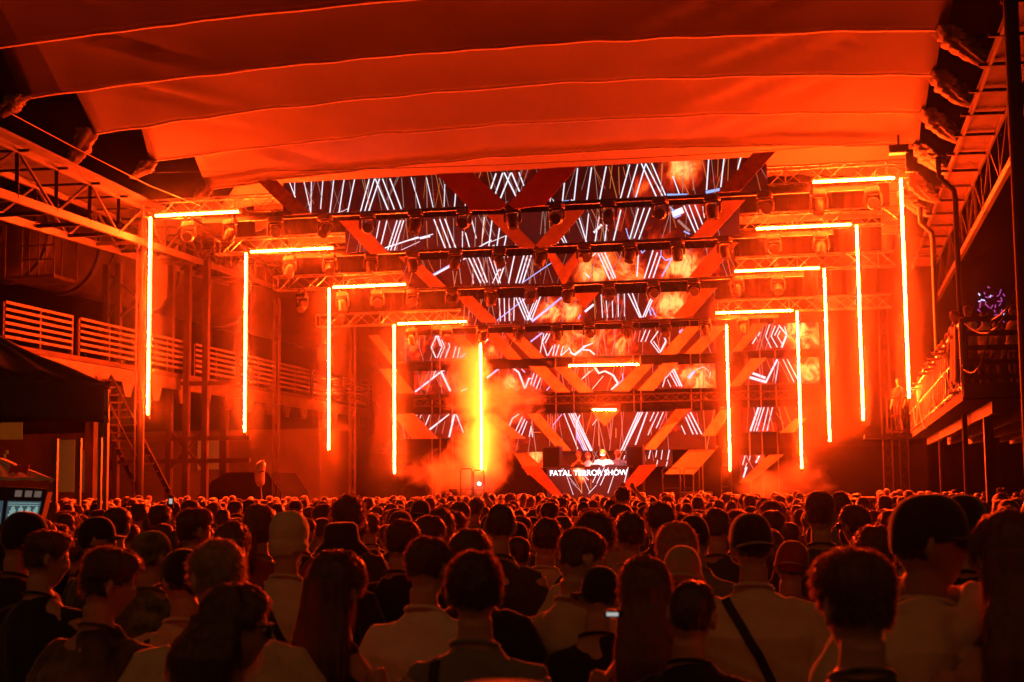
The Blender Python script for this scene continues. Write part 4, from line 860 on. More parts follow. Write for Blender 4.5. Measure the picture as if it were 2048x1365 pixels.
def arms_path(pose, s):
    sh = np.array([s*.172, -.008, 1.370])
    if pose == 'down': return [sh, (s*.218, -.02, 1.27), (s*.245, -.03, 1.12), (s*.25, .03, .98), (s*.235, .10, .87)]
    if pose == 'phone': return [sh, (s*.21, .02, 1.26), (s*.215, .05, 1.13), (s*.17, .19, 1.12), (s*.09, .30, 1.17)]
    if pose == 'up': return [sh, (s*.24, .08, 1.40), (s*.28, .17, 1.44), (s*.22, .22, 1.58), (s*.12, .24, 1.70)]
    if pose == 'table': return [sh, (s*.225, .05, 1.27), (s*.25, .12, 1.13), (s*.2, .27, 1.08), (s*.14, .40, 1.05)]
    if pose == 'rail': return [sh, (s*.22, .10, 1.30), (s*.24, .18, 1.16), (s*.16, .34, 1.12), (s*.05, .44, 1.13)]
AR = [.055, .048, .040, .036, .027]
def body_mb(fem=False, pose=('down', 'down'), HR=None, hc=None, hands=True, build=1., legs=True):
    b = MB(); k = .90 if fem else 1.
    def hf(d):
        q = HR @ Vector(d*head_r(d)); return np.array(q)
    b.sphere(hc, .1, 16, fn=hf)
    for s in (-1, 1):
        for (y, z, r) in ((-.012, .012, .014), (-.016, -.006, .015), (-.012, -.026, .010)):
            q = np.array(HR @ Vector((s*.082, y, z)))+hc; b.sphere(q, r*1.22, 7, sc3=(.6, .85, 1.15))
    nb = np.array(HR @ Vector((0, -.03, -.07)))+hc
    b.chain([(0, -.02, 1.40), (0, -.018, 1.475), (nb[0]*.6, nb[1]*.6-.006, 1.53), nb], [.085*k, .060*k, .056*k, .055*k], 14)
    bw = build
    b.loft([(0, .0, .80, .10, .08), (0, -.01, .86, .165, .11), (0, -.01, .95, .17*bw, .115), (0, 0, 1.08, .145*bw*(.92 if fem else 1), .10*bw), (0, 0, 1.22, .165*k*bw, .112*bw), (0, -.005, 1.32, .176*k*bw, .112*bw), (0, -.01, 1.38, .165*k*bw, .095), (0, -.015, 1.42, .13*k*bw, .078), (0, -.018, 1.455, .092*k, .066), (0, -.018, 1.49, .066*k, .056)], 22)
    for i, s in enumerate((-1, 1)):
        P = [np.array(p, float)*(k*bw if j == 0 else 1, 1, 1) if j == 0 else np.array(p, float)+(s*(k*bw-1)*.18, 0, 0) for j, p in enumerate(arms_path(pose[i], s))]
        b.chain(P, [r*(.88 if fem else 1)*(1+.6*(bw-1)) for r in AR], 12)
        if hands: hand(b, P[-1], P[-1]-P[-2], (-s, .2, .1) if pose[i] != 'down' else (0, 1, .1), curl=.35 if pose[i] == 'down' else .7)
        if legs:
            b.chain([(s*.09, -.01, .90), (s*.10, 0, .70), (s*.10, .01, .48), (s*.10, -.02, .28), (s*.10, -.02, .07)], [.09, .078, .054, .052, .036], 12)
            b.chain([(s*.10, -.06, .045), (s*.105, .06, .045), (s*.11, .15, .03)], [.038, .042, .026], 8)
    return b
def shirt_mb(fem, pose, build=1., sleeve=.62, loose=.02, tank=False):
    b = MB(); k = .90 if fem else 1.; bw = build; L = loose
    top = [(0, -.012, 1.408, (.142*k*bw if not tank else .10)+L*.5, .086+L*.4), (0, -.018, 1.447, .104*k+L*.3, .074+L*.2), (0, -.02, 1.472, .080*k, .064), (0, -.02, 1.482, .072*k, .060)]
    b.loft([(0, -.0, .88, .185*bw+L, .13*bw+L), (0, 0, .97, .18*bw+L*1.3, .125*bw+L), (0, 0, 1.1, .158*bw*(.94 if fem else 1)+L*1.6, .11*bw+L*1.2), (0, 0, 1.22, .170*k*bw+L, .114*bw+L), (0, -.004, 1.31, (.182*k*bw if not tank else .155)+L*.8, .113*bw+L), (0, -.01, 1.365, (.176*k*bw if not tank else .13)+L*.5, .10+L*.5)]+top, 26)
    if not tank:
        for i, s in enumerate((-1, 1)):
            P = [np.array(p, float)*(k*bw if j == 0 else 1, 1, 1) if j == 0 else np.array(p, float)+(s*(k*bw-1)*.18, 0, 0) for j, p in enumerate(arms_path(pose[i], s))]
            if sleeve <= 1: e = P[1]*(1-sleeve)+P[2]*sleeve; b.chain([P[0]-(s*.085, 0, -.04), P[0]-(s*.01, 0, -.004), P[1], e], [.045, .060+L*.3, .062+L*.5, .060+L*.8], 14)
            else: b.chain([P[0]-(s*.085, 0, -.04), P[0]-(s*.01, 0, -.004), P[1], P[2], P[3], P[4]], [.045, .060+L*.3, .062+L*.4, .054+L*.4, .048+L*.3, .038+L*.2], 14)
    return b
def folds(seed, amp):
    def f(c):
        x, y, z = float(c[0]), float(c[1]), float(c[2])
        a = noise.noise(Vector((x*9+seed, y*5, z*2.6+x*3)))*1.0+noise.noise(Vector((x*16, y*12+seed, z*7)))*.45
        e = noise.noise(Vector((x*5+z*9, y*4, z*3+seed)))
        return amp*(a*.8-abs(e)*1.1+.2)
    return f
def strands(mb, hc, HR, tfn, n, L, wdt, seed, down=.35, mi=0):
    rg_ = random.Random(seed); c = 0; tries = 0
    while c < n and tries < n*6:
        tries += 1; d = np.array([rg_.gauss(0, 1) for _ in range(3)]); d /= np.linalg.norm(d); tk = tfn(d)
        if tk < .002: continue
        p = d*(head_r(d, False)+tk-.004); nrm = d+np.array([rg_.gauss(0, .5) for _ in range(3)])*.7+np.array([0, -.2, -down]); nrm /= np.linalg.norm(nrm)
        l = L*(.5+rg_.random()); sd = np.cross(nrm, [rg_.gauss(0, 1) for _ in range(3)]); sd /= np.linalg.norm(sd)
        q = [p-sd*wdt, p+sd*wdt, p+nrm*l*.6+np.array([0, 0, -.15*l])+sd*wdt*.6, p+nrm*l+np.array([0, -.1*l, -.5*l])]
        q = [np.array(HR @ Vector(a))+hc for a in q]; mb.add(q, [(0, 1, 2, 3)], mi); c += 1
def hair_parts(style, HR, hc, vox, seed, detail, hm, length=.45):
    """returns the hair mesh (shell + loose strands)"""
    if style == 'bald': return None
    fn = hairfn(style)
    b = MB(); b.sphere(hc, .1, 20, fn=lambda d: np.array(HR @ Vector(d*(head_r(d, False)+fn(d)))))
    if style == 'long':
        secs = []; rz = HR @ Vector((0, -.035, 0))
        for j in range(9):
            u = j/8; zz = hc[2]+.05-u*length; wx = .083+.035*ss(0, .5, u)-.045*ss(.6, 1, u); secs.append((hc[0]*(1-.5*u)+rz[0], hc[1]*(1-u)+rz[1]-.035-.075*ss(.1, .5, u), zz, wx, .058-.025*u))
        b.loft(secs[::-1], 22, e=2.2)
    if style == 'bun': q = np.array(HR @ Vector((0, -.10, .07)))+hc; b.sphere(q, .045, 10, sc3=(1, .9, 1))
    if style == 'tail':
        q = np.array(HR @ Vector((0, -.115, .03)))+hc; b.chain([q+(0, .02, 0), q+(0, -.03, 0), q+(0, -.045, -.09), q+(0, -.02, -.20), q+(0, -.01, -.28)], [.022, .034, .034, .028, .008], 12)
    def dp(c):
        x, y, z = map(float, c)
        if style == 'long': return .011*noise.noise(Vector((x*38, y*38, z*3+seed)))+.004*noise.noise(Vector((x*90, y*90, z*5)))
        return .0045*noise.noise(Vector((x*60, y*60+seed, z*35)))+.006*noise.noise(Vector((x*26, y*26+seed, z*20)))*(style not in ('buzz', 'fade'))
    me = remesh(b, "hair", [hm], vox, 1, dp)
    if detail:
        mb = MB(); L = dict(short=.015, fade=.012, quiff=.016, messy=.026, buzz=.004, curly=.020, long=.016, bun=.014, tail=.014).get(style, .012)
        strands(mb, hc, HR, fn, detail, L, .0007, seed, .9 if style in ('long', 'bun', 'tail') else .25)
        if style == 'long':
            bv = BVHTree.FromPolygons([v.co for v in me.vertices], [p.vertices for p in me.polygons]); r2 = random.Random(seed)
            vs = [v for v in me.vertices if v.co.z < hc[2]-.02]
            for _ in range(min(detail, len(vs)*3)):
                v = r2.choice(vs); p = np.array(v.co)+np.array(v.normal)*.002; l = .05+.08*r2.random(); o = np.array(v.normal)*r2.random()*.016+np.array([r2.gauss(0, .006), r2.gauss(0, .006), 0])
                mb.add([p-(.0006, 0, 0), p+(.0006, 0, 0), p+o*.6+(0, 0, -l*.6), p+o+(0, 0, -l)], [(0, 1, 2, 3)])
        o1 = bpy.data.objects.new("a", me); m2 = bpy.data.meshes.new("b"); m2.from_pydata(mb.v, [], mb.f); nv = len(me.vertices)
        V = np.empty(nv*3); me.vertices.foreach_get('co', V); polys = [tuple(p.vertices) for p in me.polygons]+[tuple(i+nv for i in f) for f in mb.f]
        m3 = bpy.data.meshes.new("hair"); m3.from_pydata([tuple(a) for a in V.reshape(-1, 3)]+mb.v, [], polys); m3.materials.append(hm); m3.polygons.foreach_set('use_smooth', [True]*len(polys)); m3.update()
        bpy.data.objects.remove(o1); return m3
    return me
def hat_part(kind, HR, hc, parent, m_):
    T = lambda p: np.array(HR @ Vector(p))+hc
    if kind == 'beanie':
        b = MB(); b.sphere(hc, .1, 18, fn=lambda d: np.array(HR @ Vector(d*(head_r(d, False)+(.012+.026*ss(.2, .95, d[2])+.0022*math.sin(math.atan2(d[0], d[1])*40)+.008*(d[2] < .02)+.006*noise.noise(Vector(d*5)) if d[2] > -.42-.12*d[1]*-1 else -.01)))))
        o = link("beanie", remesh(b, "beanie", [m_], .006, 1), parent); return o
    if kind in ('cap', 'cap_back', 'cap_side'):
        b = MB(); b.sphere(hc, .1, 18, fn=lambda d: np.array(HR @ Vector(d*(head_r(d, False)+(.013+.007*ss(.2, 1, d[2]) if d[2] > .02-.30*(-d[1] if d[1] < 0 else 0) else -.012)))))
        a0 = {'cap': 0, 'cap_back': math.pi, 'cap_side': -1.2}[kind]
        top, bot = [], []
        for j in range(5):
            r = []
            for k in range(13):
                th = a0+(-1+2*k/12)*.95; rad = .090+.075*j/4*math.cos((-1+2*k/12)*1.35)**.6; r.append(T((math.sin(th)*rad*.86, math.cos(th)*rad, .028-.012*j/4-.018*(abs(-1+2*k/12))**2)))
            top.append(r); bot.append([p-(0, 0, .006) for p in r])
        b2 = MB(); b2.rings(top, closed=False); b2.rings([x[::-1] for x in bot], closed=False)
        q = top[-1]+bot[-1][::-1]; b2.add(q, [(i, i+1, 24-i, 25-i) for i in range(12)])
        o = link("cap", remesh(b, "cap", [m_], .007, 1), parent); b2.build("brim", m_, o, smooth=True); return o
    if kind == 'bucket':
        b = MB(); ring = []
        prof = [(.02, .145), (.06, .142), (.078, .125), (.086, .06), (.092, .045), (.118, .010), (.135, -.02), (.131, -.024), (.112, .004), (.088, .03)]
        rr = [[T((math.cos(t)*r_*1.0, math.sin(t)*r_*1.16-.005, z+.012*math.sin(2*t)*(r_ > .1))) for t in (2*math.pi*k/28 for k in range(28))] for r_, z in prof]
        b.rings(rr[::-1]); return b.build("bucket_hat", m_, parent, smooth=True)
def strap_part(shirt_me, pts, parent, wd=.035, name="bag_strap"):
    """webbing laid on the back of the shirt between (x,z) points"""
    bv = BVHTree.FromPolygons([v.co for v in shirt_me.vertices], [p.vertices for p in shirt_me.polygons])
    P = []
    for (x0, z0), (x1, z1) in zip(pts[:-1], pts[1:]):
        for k in range(12):
            u = k/12; x, z = x0+(x1-x0)*u, z0+(z1-z0)*u
            h = bv.ray_cast(Vector((x, -1, z)), Vector((0, 1, 0)))
            if h[0]: P.append((np.array(h[0]), np.array(h[1])))
    if len(P) < 3: return
    b = MB(); rr = []
    for i, (p, n) in enumerate(P):
        d = P[min(i+1, len(P)-1)][0]-P[max(i-1, 0)][0]; d /= np.linalg.norm(d); s = np.cross(d, n); s /= max(1e-6, np.linalg.norm(s)); o = n*.007
        rr.append([p+o-s*wd/2, p+o+s*wd/2, p-n*.004+s*wd/2, p-n*.004-s*wd/2])
    b.rings(rr); b.build(name, M['strap'], parent, smooth=False)
def glasses_part(HR, hc, parent):
    T = lambda p: np.array(HR @ Vector(p))+hc
    b = MB()
    for s in (-1, 1):
        b.chain([T((s*.078, -.01, .018)), T((s*.080, .05, .020)), T((s*.074, .092, .018))], [.0035, .004, .005], 6)
        c = T((s*.036, .104, .008)); r = [T((s*.036+.031*math.cos(t), .101-.008*abs(math.cos(t)), .006+.024*math.sin(t))) for t in (2*math.pi*k/16 for k in range(16))]
        r2 = [T((s*.036+.031*math.cos(t), .109-.008*abs(math.cos(t)), .006+.024*math.sin(t))) for t in (2*math.pi*k/16 for k in range(16))]
        b.rings([r, r2])
    b.build("sunglasses", M['glasses'], parent)
def eyes_part(HR, hc, parent):
    for s in (-1, 1):
        b = MB(); b.sphere(np.array(HR @ Vector((s*.031, .080, .010)))+hc, .0115, 8); b.build("eye", M['eye'], parent, smooth=True)
def person(label, style='short', hair='hair_dark', shirt='black_shirt', skin='skin', fem=False, pose=('down', 'down'), turn=0., tilt=0., roll=0., vox=.012, detail=0, build=1., hat=None, hatm='black_shirt', strap=None, glasses=False, eyes=False, sleeve=.62, loose=.02, tank=False, seed=0, length=.45, group=None, legs=True, hands=True, fold=.015, extra=None, name="person"):
    HR = rotm(tilt, -turn, roll); hc = np.array([math.sin(turn)*.01, .0+.02*math.sin(tilt), HZC-.01*abs(tilt)])
    hc = np.array([0, -.015, 1.53])+np.array(HR @ Vector((0, .015, .10)))
    t = thing(name, label, "person", (0, 0, 0), group)
    bm_ = remesh(body_mb(fem, pose, HR, hc, hands, build, legs), "body", [M[skin]], vox, 2); t_b = link("body", bm_, t)
    sm = remesh(shirt_mb(fem, pose, build, sleeve, loose, tank), "shirt", [M[shirt]], vox*.9, 1, folds(seed, fold))
    so = link("top" if tank else "shirt", sm, t)
    if legs:
        b = MB(); b.loft([(0, 0, .80, .13, .1), (0, -.005, .88, .178*build, .122*build), (0, 0, .97, .176*build, .118*build)], 20)
        for s in (-1, 1): b.chain([(s*.09, -.01, .90), (s*.10, 0, .70), (s*.10, .01, .48), (s*.10, -.02, .28), (s*.10, -.02, .10)], [.102, .092, .072, .068, .062], 12)
        link("trousers", remesh(b, "trousers", [M['denim']], max(vox, .016), 1, folds(seed+3, .006)), t)
    hm = hair_parts('buzz' if hat and style in ('short', 'messy', 'fade', 'quiff') else style, HR, hc, max(.007, vox*.7), seed, detail, M[hair], length)
    if hm: link("hair", hm, t)
    if hat: hat_part(hat, HR, hc, t, M[hatm])
    b = MB(); b.chain([(math.cos(a)*.078*(.9 if fem else 1), math.sin(a)*.066-.02, 1.478-.022*math.sin(a)) for a in (2*math.pi*j/20 for j in range(21))], [.0075]*21, 6)
    if not tank: b.build("collar", M[shirt], t, smooth=True)
    if strap: strap_part(sm, strap, t)
    if glasses: glasses_part(HR, hc, t)
    if eyes: eyes_part(HR, hc, t)
    if extra: extra(t, HR, hc)
    return t
STYH = dict(short=1.78, fade=1.785, quiff=1.80, messy=1.80, buzz=1.755, curly=1.80, long=1.775, bun=1.775, tail=1.775, bald=1.752)
POS = []
def put(t, px, py, d, toph, turn=0., wscale=.94):
    """stand the figure so that the top of its head is where (px,py) shows it, at depth d"""
    p = at(px, py, D=d); s = p[2]/toph; t.location = (p[0], p[1], 0); t.scale = (s*wscale, s*wscale, s); t.rotation_euler = (0, 0, -turn); POS.append((p[0], p[1])); return t
R = math.radians
def phone_extra(t, HR, hc):
    b = MB(); b.box((.02, .38, 1.27), (.075, .01, .15)); b.build("phone_case", M['black'], t)
def hood_extra(t, HR, hc):
    b = MB()
    for k, (r, z, th, zb) in enumerate(((.105, 1.475, .036, .02), (.125, 1.445, .042, .05), (.140, 1.405, .046, .09))):
        pts = [(math.cos(a)*r*1.15, math.sin(a)*r*.85-.02, z-zb*max(0, -math.sin(a))+.03*max(0, math.sin(a))+.012*math.sin(a*3+k)) for a in (2*math.pi*j/26 for j in range(27))]
        b.chain(pts, [th*(1+.18*math.sin(j*1.3+k*2)) for j in range(27)], 10)
    b.chain([(.0, -.12, 1.44), (.03, -.19, 1.36), (.05, -.2, 1.24), (.05, -.17, 1.15)], [.09, .10, .075, .03], 14, flat=.6)
    b.chain([(.12, .02, 1.42), (.2, .0, 1.33), (.26, -.04, 1.2), (.27, -.05, 1.08)], [.05, .055, .05, .03], 12, flat=.8)
    link("hood", remesh(b, "hood", [M['cream']], .009, 2, folds(5, .012)), t)
fg = [  # label, px, py(top of head), depth, toph, body turn (deg, + = right), kwargs
 ("man with dark combed-up hair in black t-shirt under the console screen", 88, 1044, 6.6, 1.80, 10, dict(style='quiff', turn=R(50), tilt=R(8), vox=.010, detail=1600, eyes=True, build=1.12, shirt='black_shirt')),
 ("man with textured crop and shaved neck in dark blotched print shirt, low on the left", 207, 1074, 5.3, 1.80, 15, dict(style='quiff', turn=R(42), tilt=R(10), vox=.008, detail=2600, eyes=True, build=1.22, shirt='pattern', loose=.03)),
 ("person in camouflage cap and dark print shirt, second row on the left", 303, 1047, 7.0, 1.795, 0, dict(style='short', turn=R(25), hat='cap', hatm='camo', shirt='camo', detail=300)),
 ("man in cream t-shirt with dark cap and black back straps, behind the grey-haired man", 372, 1078, 5.6, 1.795, -8, dict(style='short', turn=R(-45), tilt=R(10), hat='cap', shirt='cream', build=1.05, strap=[(-.13, 1.42), (-.17, 1.2), (-.10, .95)], detail=300, loose=.035)),
 ("man with short grey hair and dark glasses in loose cream t-shirt", 443, 1076, 4.6, 1.758, -20, dict(style='short', hair='hair_grey', turn=R(-28), tilt=R(14), shirt='cream', build=1.3, vox=.009, detail=1800, glasses=True, eyes=True, loose=.045, fold=.010)),
 ("woman with dark gathered hair and sunglasses seen in profile at the bottom left", 462, 1158, 4.15, 1.775, 15, dict(style='long', length=.22, turn=R(52), tilt=R(6), fem=True, shirt='black_shirt', tank=True, vox=.008, detail=2600, glasses=True, eyes=True)),
 ("man in tall cream beanie with black bag strap across his cream shirt", 576, 1012, 6.9, 1.80, 0, dict(style='bald', hat='beanie', hatm='cream', shirt='cream', strap=[(-.11, 1.46), (.0, 1.28), (.16, 1.0)], build=1.05, loose=.035)),
 ("woman with very long straight dark hair and bare shoulders left of centre", 664, 1094, 4.9, 1.775, 5, dict(style='long', length=.62, fem=True, shirt='black_shirt', tank=True, vox=.009, detail=3000)),
 ("person in black bucket hat looking to the right", 684, 1035, 7.6, 1.80, 20, dict(style='short', hat='bucket', turn=R(35), shirt='black_shirt')),
 ("tall man with messy fringe standing out above the far heads", 697, 979, 9.2, 1.80, -5, dict(style='messy', turn=R(-30), shirt='charcoal', detail=1200, vox=.011)),
 ("man with short dark hair in black t-shirt between bucket hat and linen shirt", 800, 1027, 7.8, 1.79, 0, dict(style='short', shirt='black_shirt', detail=900)),
 ("man with neat short dark hair in pale linen shirt, left of the central man", 851, 1058, 5.7, 1.785, 5, dict(style='short', turn=R(12), tilt=R(12), shirt='white_shirt', build=1.10, vox=.009, detail=2000, loose=.035, strap=None)),
 ("man with cropped hair and thin back straps in grey vest, central foreground", 951, 1088, 4.5, 1.78, 0, dict(style='short', hair='hair_dark', shirt='grey_shirt', build=1.08, vox=.007, detail=4200, sleeve=.5, strap=[(-.115, 1.45), (-.12, 1.25), (-.09, 1.0)], loose=.015)),
 ("man in wide black t-shirt whose head shows over the central man", 945, 1042, 5.9, 1.785, 12, dict(style='short', shirt='black_shirt', build=1.22, detail=1200, loose=.04)),
 ("man with faded haircut bowing his head in cream t-shirt and black sleeves, holding a phone", 1150, 1043, 5.9, 1.785, 20, dict(style='fade', turn=R(28), tilt=R(16), shirt='cream', pose=('phone', 'phone'), vox=.009, detail=1500, loose=.03, extra=phone_extra)),
 ("man in cream shirt with thin strap behind the faded haircut man", 1090, 1028, 8.2, 1.78, 0, dict(style='short', shirt='cream', strap=[(.12, 1.45), (0, 1.28), (-.16, 1.05)], detail=500)),
 ("man with dark wavy hair in cream t-shirt with curved black strap, right of centre", 1190, 1008, 7.2, 1.80, 5, dict(style='messy', turn=R(-15), shirt='cream', strap=[(-.1, 1.45), (.05, 1.36), (.17, 1.15)], build=1.1, detail=1200)),
 ("person in round black cap bending down between the two phone users", 1192, 1122, 5.6, 1.775, -10, dict(style='short', hat='cap_side', tilt=R(18), shirt='black_shirt')),
 ("woman with long straight brown hair and bare shoulders holding a lit phone", 1290, 1106, 4.9, 1.775, -8, dict(style='long', hair='hair_brown', length=.5, fem=True, shirt='charcoal', tank=True, vox=.009, detail=3000, pose=('phone', 'phone'), extra=phone_extra)),
 ("man with shaved round head and protruding ears in black t-shirt, right of the brown-haired woman", 1376, 1154, 4.6, 1.757, 0, dict(style='buzz', shirt='black_shirt', vox=.007, build=1.05, detail=1500)),
 ("woman with flowing long blond hair shining along its edge", 1356, 1038, 6.6, 1.775, -5, dict(style='long', hair='hair_blond', length=.42, fem=True, shirt='grey_shirt', detail=2600, vox=.010)),
 ("person in pale shiny cap in front of the blond woman", 1362, 1082, 6.1, 1.78, 0, dict(style='short', hat='cap_back', hatm='tan', shirt='red_shirt')),
 ("man in dark backwards cap and cream t-shirt with wide black strap across the back", 1503, 1013, 5.9, 1.785, 0, dict(style='short', hat='cap_back', hatm='black_shirt', shirt='cream', build=1.22, vox=.009, strap=[(-.12, 1.455), (.02, 1.25), (.15, .98)], loose=.045, fold=.011)),
 ("person in glossy speckled cap right of the wide black strap", 1577, 1068, 6.8, 1.79, 0, dict(style='short', hat='cap_back', hatm='red_shirt', shirt='charcoal')),
 ("young man with thick swept hair in blotched print shirt, large at the lower right", 1710, 1068, 3.5, 1.80, -12, dict(style='quiff', hair='hair_brown', turn=R(-20), tilt=R(3), shirt='pattern', build=1.02, vox=.007, detail=5200, loose=.03, fold=.009)),
 ("bearded man in dark cap and sunglasses with pale hooded top, tallest at the right", 1850, 961, 4.2, 1.795, 22, dict(style='short', hat='cap', turn=R(72), tilt=R(-2), shirt='cream', build=1.22, vox=.008, detail=800, glasses=True, eyes=True, loose=.05, fold=.020, sleeve=1.2, skin='skin2', extra=hood_extra)),
 ("man in plain black cap directly behind the man in the hooded top", 1915, 971, 5.6, 1.79, 5, dict(style='short', hat='cap', shirt='black_shirt', turn=R(15))),
 ("woman with long wavy reddish hair and bare shoulder at the right edge", 2014, 1012, 3.9, 1.775, -8, dict(style='long', hair='hair_red', length=.5, fem=True, shirt='black_shirt', tank=True, vox=.009, detail=3600, turn=R(-12))),
 ("tall man with cropped hair rising above the rows right of the backwards cap", 1639, 979, 8.4, 1.775, 0, dict(style='fade', shirt='charcoal', build=1.1, detail=700)),
 ("slim man with shaved sides standing just right of the tall cropped man", 1683, 975, 11.5, 1.775, 0, dict(style='buzz', shirt='grey_shirt', detail=300)),
 ("man with short curly hair and glasses beside the tall cropped man", 1712, 1002, 9.0, 1.78, -10, dict(style='short', turn=R(-35), shirt='olive', glasses=True, detail=500)),
 ("person with thick round hair peeking over the swept-haired young man", 1751, 1040, 7.0, 1.80, 0, dict(style='curly', shirt='charcoal', detail=900)),
 ("man with high flat-top hair left of the grey-haired man", 391, 1004, 8.4, 1.80, 12, dict(style='quiff', turn=R(25), shirt='black_shirt', detail=900)),
 ("man in black cap with long peak pointing right, left third", 196, 1021, 8.2, 1.795, 25, dict(style='short', hat='cap', turn=R(45), shirt='charcoal')),
 ("man in dark cap at the left edge below the console screen", 42, 1006, 6.8, 1.795, 10, dict(style='short', hat='cap_side', turn=R(20), shirt='black_shirt')),
 ("woman with rounded long light-brown hair left of the beanie", 468, 1038, 7.6, 1.775, 0, dict(style='long', hair='hair_brown', length=.4, fem=True, shirt='charcoal', detail=1500)),
 ("person with dark red ponytail hair between the beanie and the light-brown hair", 522, 1003, 8.4, 1.775, 0, dict(style='tail', hair='hair_red', fem=True, shirt='red_shirt', detail=600)),
 ("man with round dark hair below the stage smoke left of centre", 857, 1023, 8.3, 1.78, 0, dict(style='short', shirt='navy', detail=500)),
 ("woman with straight dark hair framing her shoulders below the smoke", 885, 1013, 9.0, 1.775, 0, dict(style='long', length=.3, fem=True, shirt='charcoal', detail=700)),
 ("tall man with shaven head and thick neck right of the smoke", 998, 1003, 7.8, 1.757, 0, dict(style='buzz', shirt='charcoal', build=1.1, detail=600)),
 ("man in backwards cap with strap loop showing below the smoke", 838, 992, 12.2, 1.79, 0, dict(style='short', hat='cap_back', shirt='grey_shirt')),
 ("broad man in black polo with dark hair left of the wavy-haired man", 1258, 1014, 8.0, 1.785, -8, dict(style='short', shirt='tan', detail=500, build=1.05)),
 ("man with short hair and tan shirt right of the wavy-haired man", 1235, 1001, 9.4, 1.785, 0, dict(style='fade', shirt='tan', detail=300)),
 ("man with curly dark hair left of the backwards cap", 1318, 995, 10.2, 1.80, -12, dict(style='curly', shirt='charcoal', turn=R(-20), detail=600)),
 ("man in dark cap and grey t-shirt directly left of the backwards cap", 1390, 1018, 7.7, 1.79, 0, dict(style='short', hat='cap_back', shirt='grey_shirt')),
 ("man with short black hair behind the left shoulder of the backwards cap man", 1432, 1006, 8.6, 1.785, 0, dict(style='short', shirt='charcoal', turn=R(-30), detail=400)),
 ("woman with dark hair and camera raised at the front rows below the booth right corner", 1246, 972, 19, 1.775, 5, dict(style='messy', shirt='cream', pose=('up', 'up'), detail=200, vox=.014)),
 ("person filming with a raised phone in the far left rows", 343, 1000, 17, 1.78, 0, dict(style='short', shirt='black_shirt', pose=('down', 'up'), vox=.014)),
 ("person raising one arm toward the brilliant white lamp", 950, 992, 16, 1.78, 0, dict(style='short', shirt='grey_shirt', pose=('down', 'up'), vox=.014)),
]
for k, (lab, px, py, d, toph, bt_, kw) in enumerate(fg):
    kw = dict(kw); kw.setdefault('seed', k*3+1)
    kw['turn'] = kw.get('turn', 0)*.85+(0 if 'turn' in kw else (random.random()-.5)*.5); kw['roll'] = (random.random()-.5)*.22; kw.setdefault('tilt', random.uniform(-.05, .18))
    if not kw.get('legs'): kw['legs'] = True
    t = person(lab, **kw); put(t, px, py, d, toph, R(bt_))
# small held phones with lit screens
for (px, py, d, lab) in ((1228, 1227, 4.5, "small phone glowing white in the hands of the brown-haired woman"), (342, 1003, 16.8, "lit phone raised over the far left rows")):
    p = at(px, py, D=d); t = thing("phone", lab, "phone", p)
    b = MB(); b.box((0, 0, 0), (.05, .07, .02) if d < 8 else (.07, .012, .14)); b.build("case", M['black'], t)
    b = MB(); b.box((0, -.037 if d < 8 else -.008, .0), (.036, .004, .011) if d < 8 else (.04, .004, .06)); b.build("display", mat("phone display", (.02,)*3, emit=(.8, .8, .75), es=.55, emisamp='NONE'), t)
# blurred drink tray / cup rim held up at the bottom centre
p = at(1005, 1376, D=1.7); t = thing("drink_cup", "blurred clear plastic cup with red rim light at the bottom centre edge", "cup", p)
b = MB(); b.loft([(0, 0, -.12, .035, .035), (0, 0, -.02, .043, .043), (0, 0, -.005, .045, .045)], 24, e=2); b.build("cup_wall", mat("clear plastic", (.7, .5, .4), .1, spec=.8), t, smooth=True)
b = MB(); r_ = [(math.cos(a)*.045, math.sin(a)*.045, 0) for a in (2*math.pi*k/24 for k in range(25))]; b.chain(r_, [.003]*25, 6); b.build("rim", M['hem'], t)
# ---- crowd prototypes
PROTO = [("short dark hair", dict(style='short', vox=.017)), ("faded haircut", dict(style='fade', vox=.017, build=1.05, strap=[(.1, 1.44), (.11, 1.25), (.08, 1.05)])), ("messy hair", dict(style='messy', vox=.017, strap=[(-.12, 1.44), (.02, 1.25), (.15, 1.0)])), ("long dark hair", dict(style='long', fem=True, length=.35, vox=.017)),
         ("backwards cap", dict(style='short', hat='cap_back', vox=.018)), ("shaved head", dict(style='buzz', vox=.017, build=1.08)), ("ponytail", dict(style='tail', fem=True, vox=.017)), ("curly hair", dict(style='curly', vox=.017)), ("peaked cap", dict(style='short', hat='cap', vox=.018, turn=R(15))), ("long light hair", dict(style='long', hair='hair_blond', fem=True, length=.35, vox=.017)), ("short hair turned aside", dict(style='short', vox=.017, turn=R(45)))]
protos = []
for k, (nm, kw) in enumerate(PROTO):
    t = person(None, seed=50+k, detail=700, fold=.012, hands=False, roll=(k % 3-1)*.09, tilt=(k % 4)*.06-.03, **kw); remember(t); t['_n'] = nm; protos.append(t)
SH_ = ['black_shirt', 'cream', 'charcoal', 'white_shirt', 'black_shirt', 'grey_shirt', 'red_shirt', 'olive', 'charcoal', 'navy']
SHN = dict(black_shirt='black', cream='cream', charcoal='charcoal', white_shirt='white', grey_shirt='grey', red_shirt='red', olive='olive', navy='navy')
cand = []
Y = 8.6
while Y < 42:
    stp = .50+.014*(Y-8)
    xl, xr = at(-60, 1000, Y=Y)[0], at(2110, 1000, Y=Y)[0]; x = xl+rng.random()*.4
    while x < xr: cand.append((x+rng.normal()*.10, Y+rng.normal()*.10)); x += stp*(.92+.25*rng.random())
    Y += stp*.95
cand.sort(key=lambda c: c[1])
NIND = 300-len(fg)-22
placed = 0; rest = []
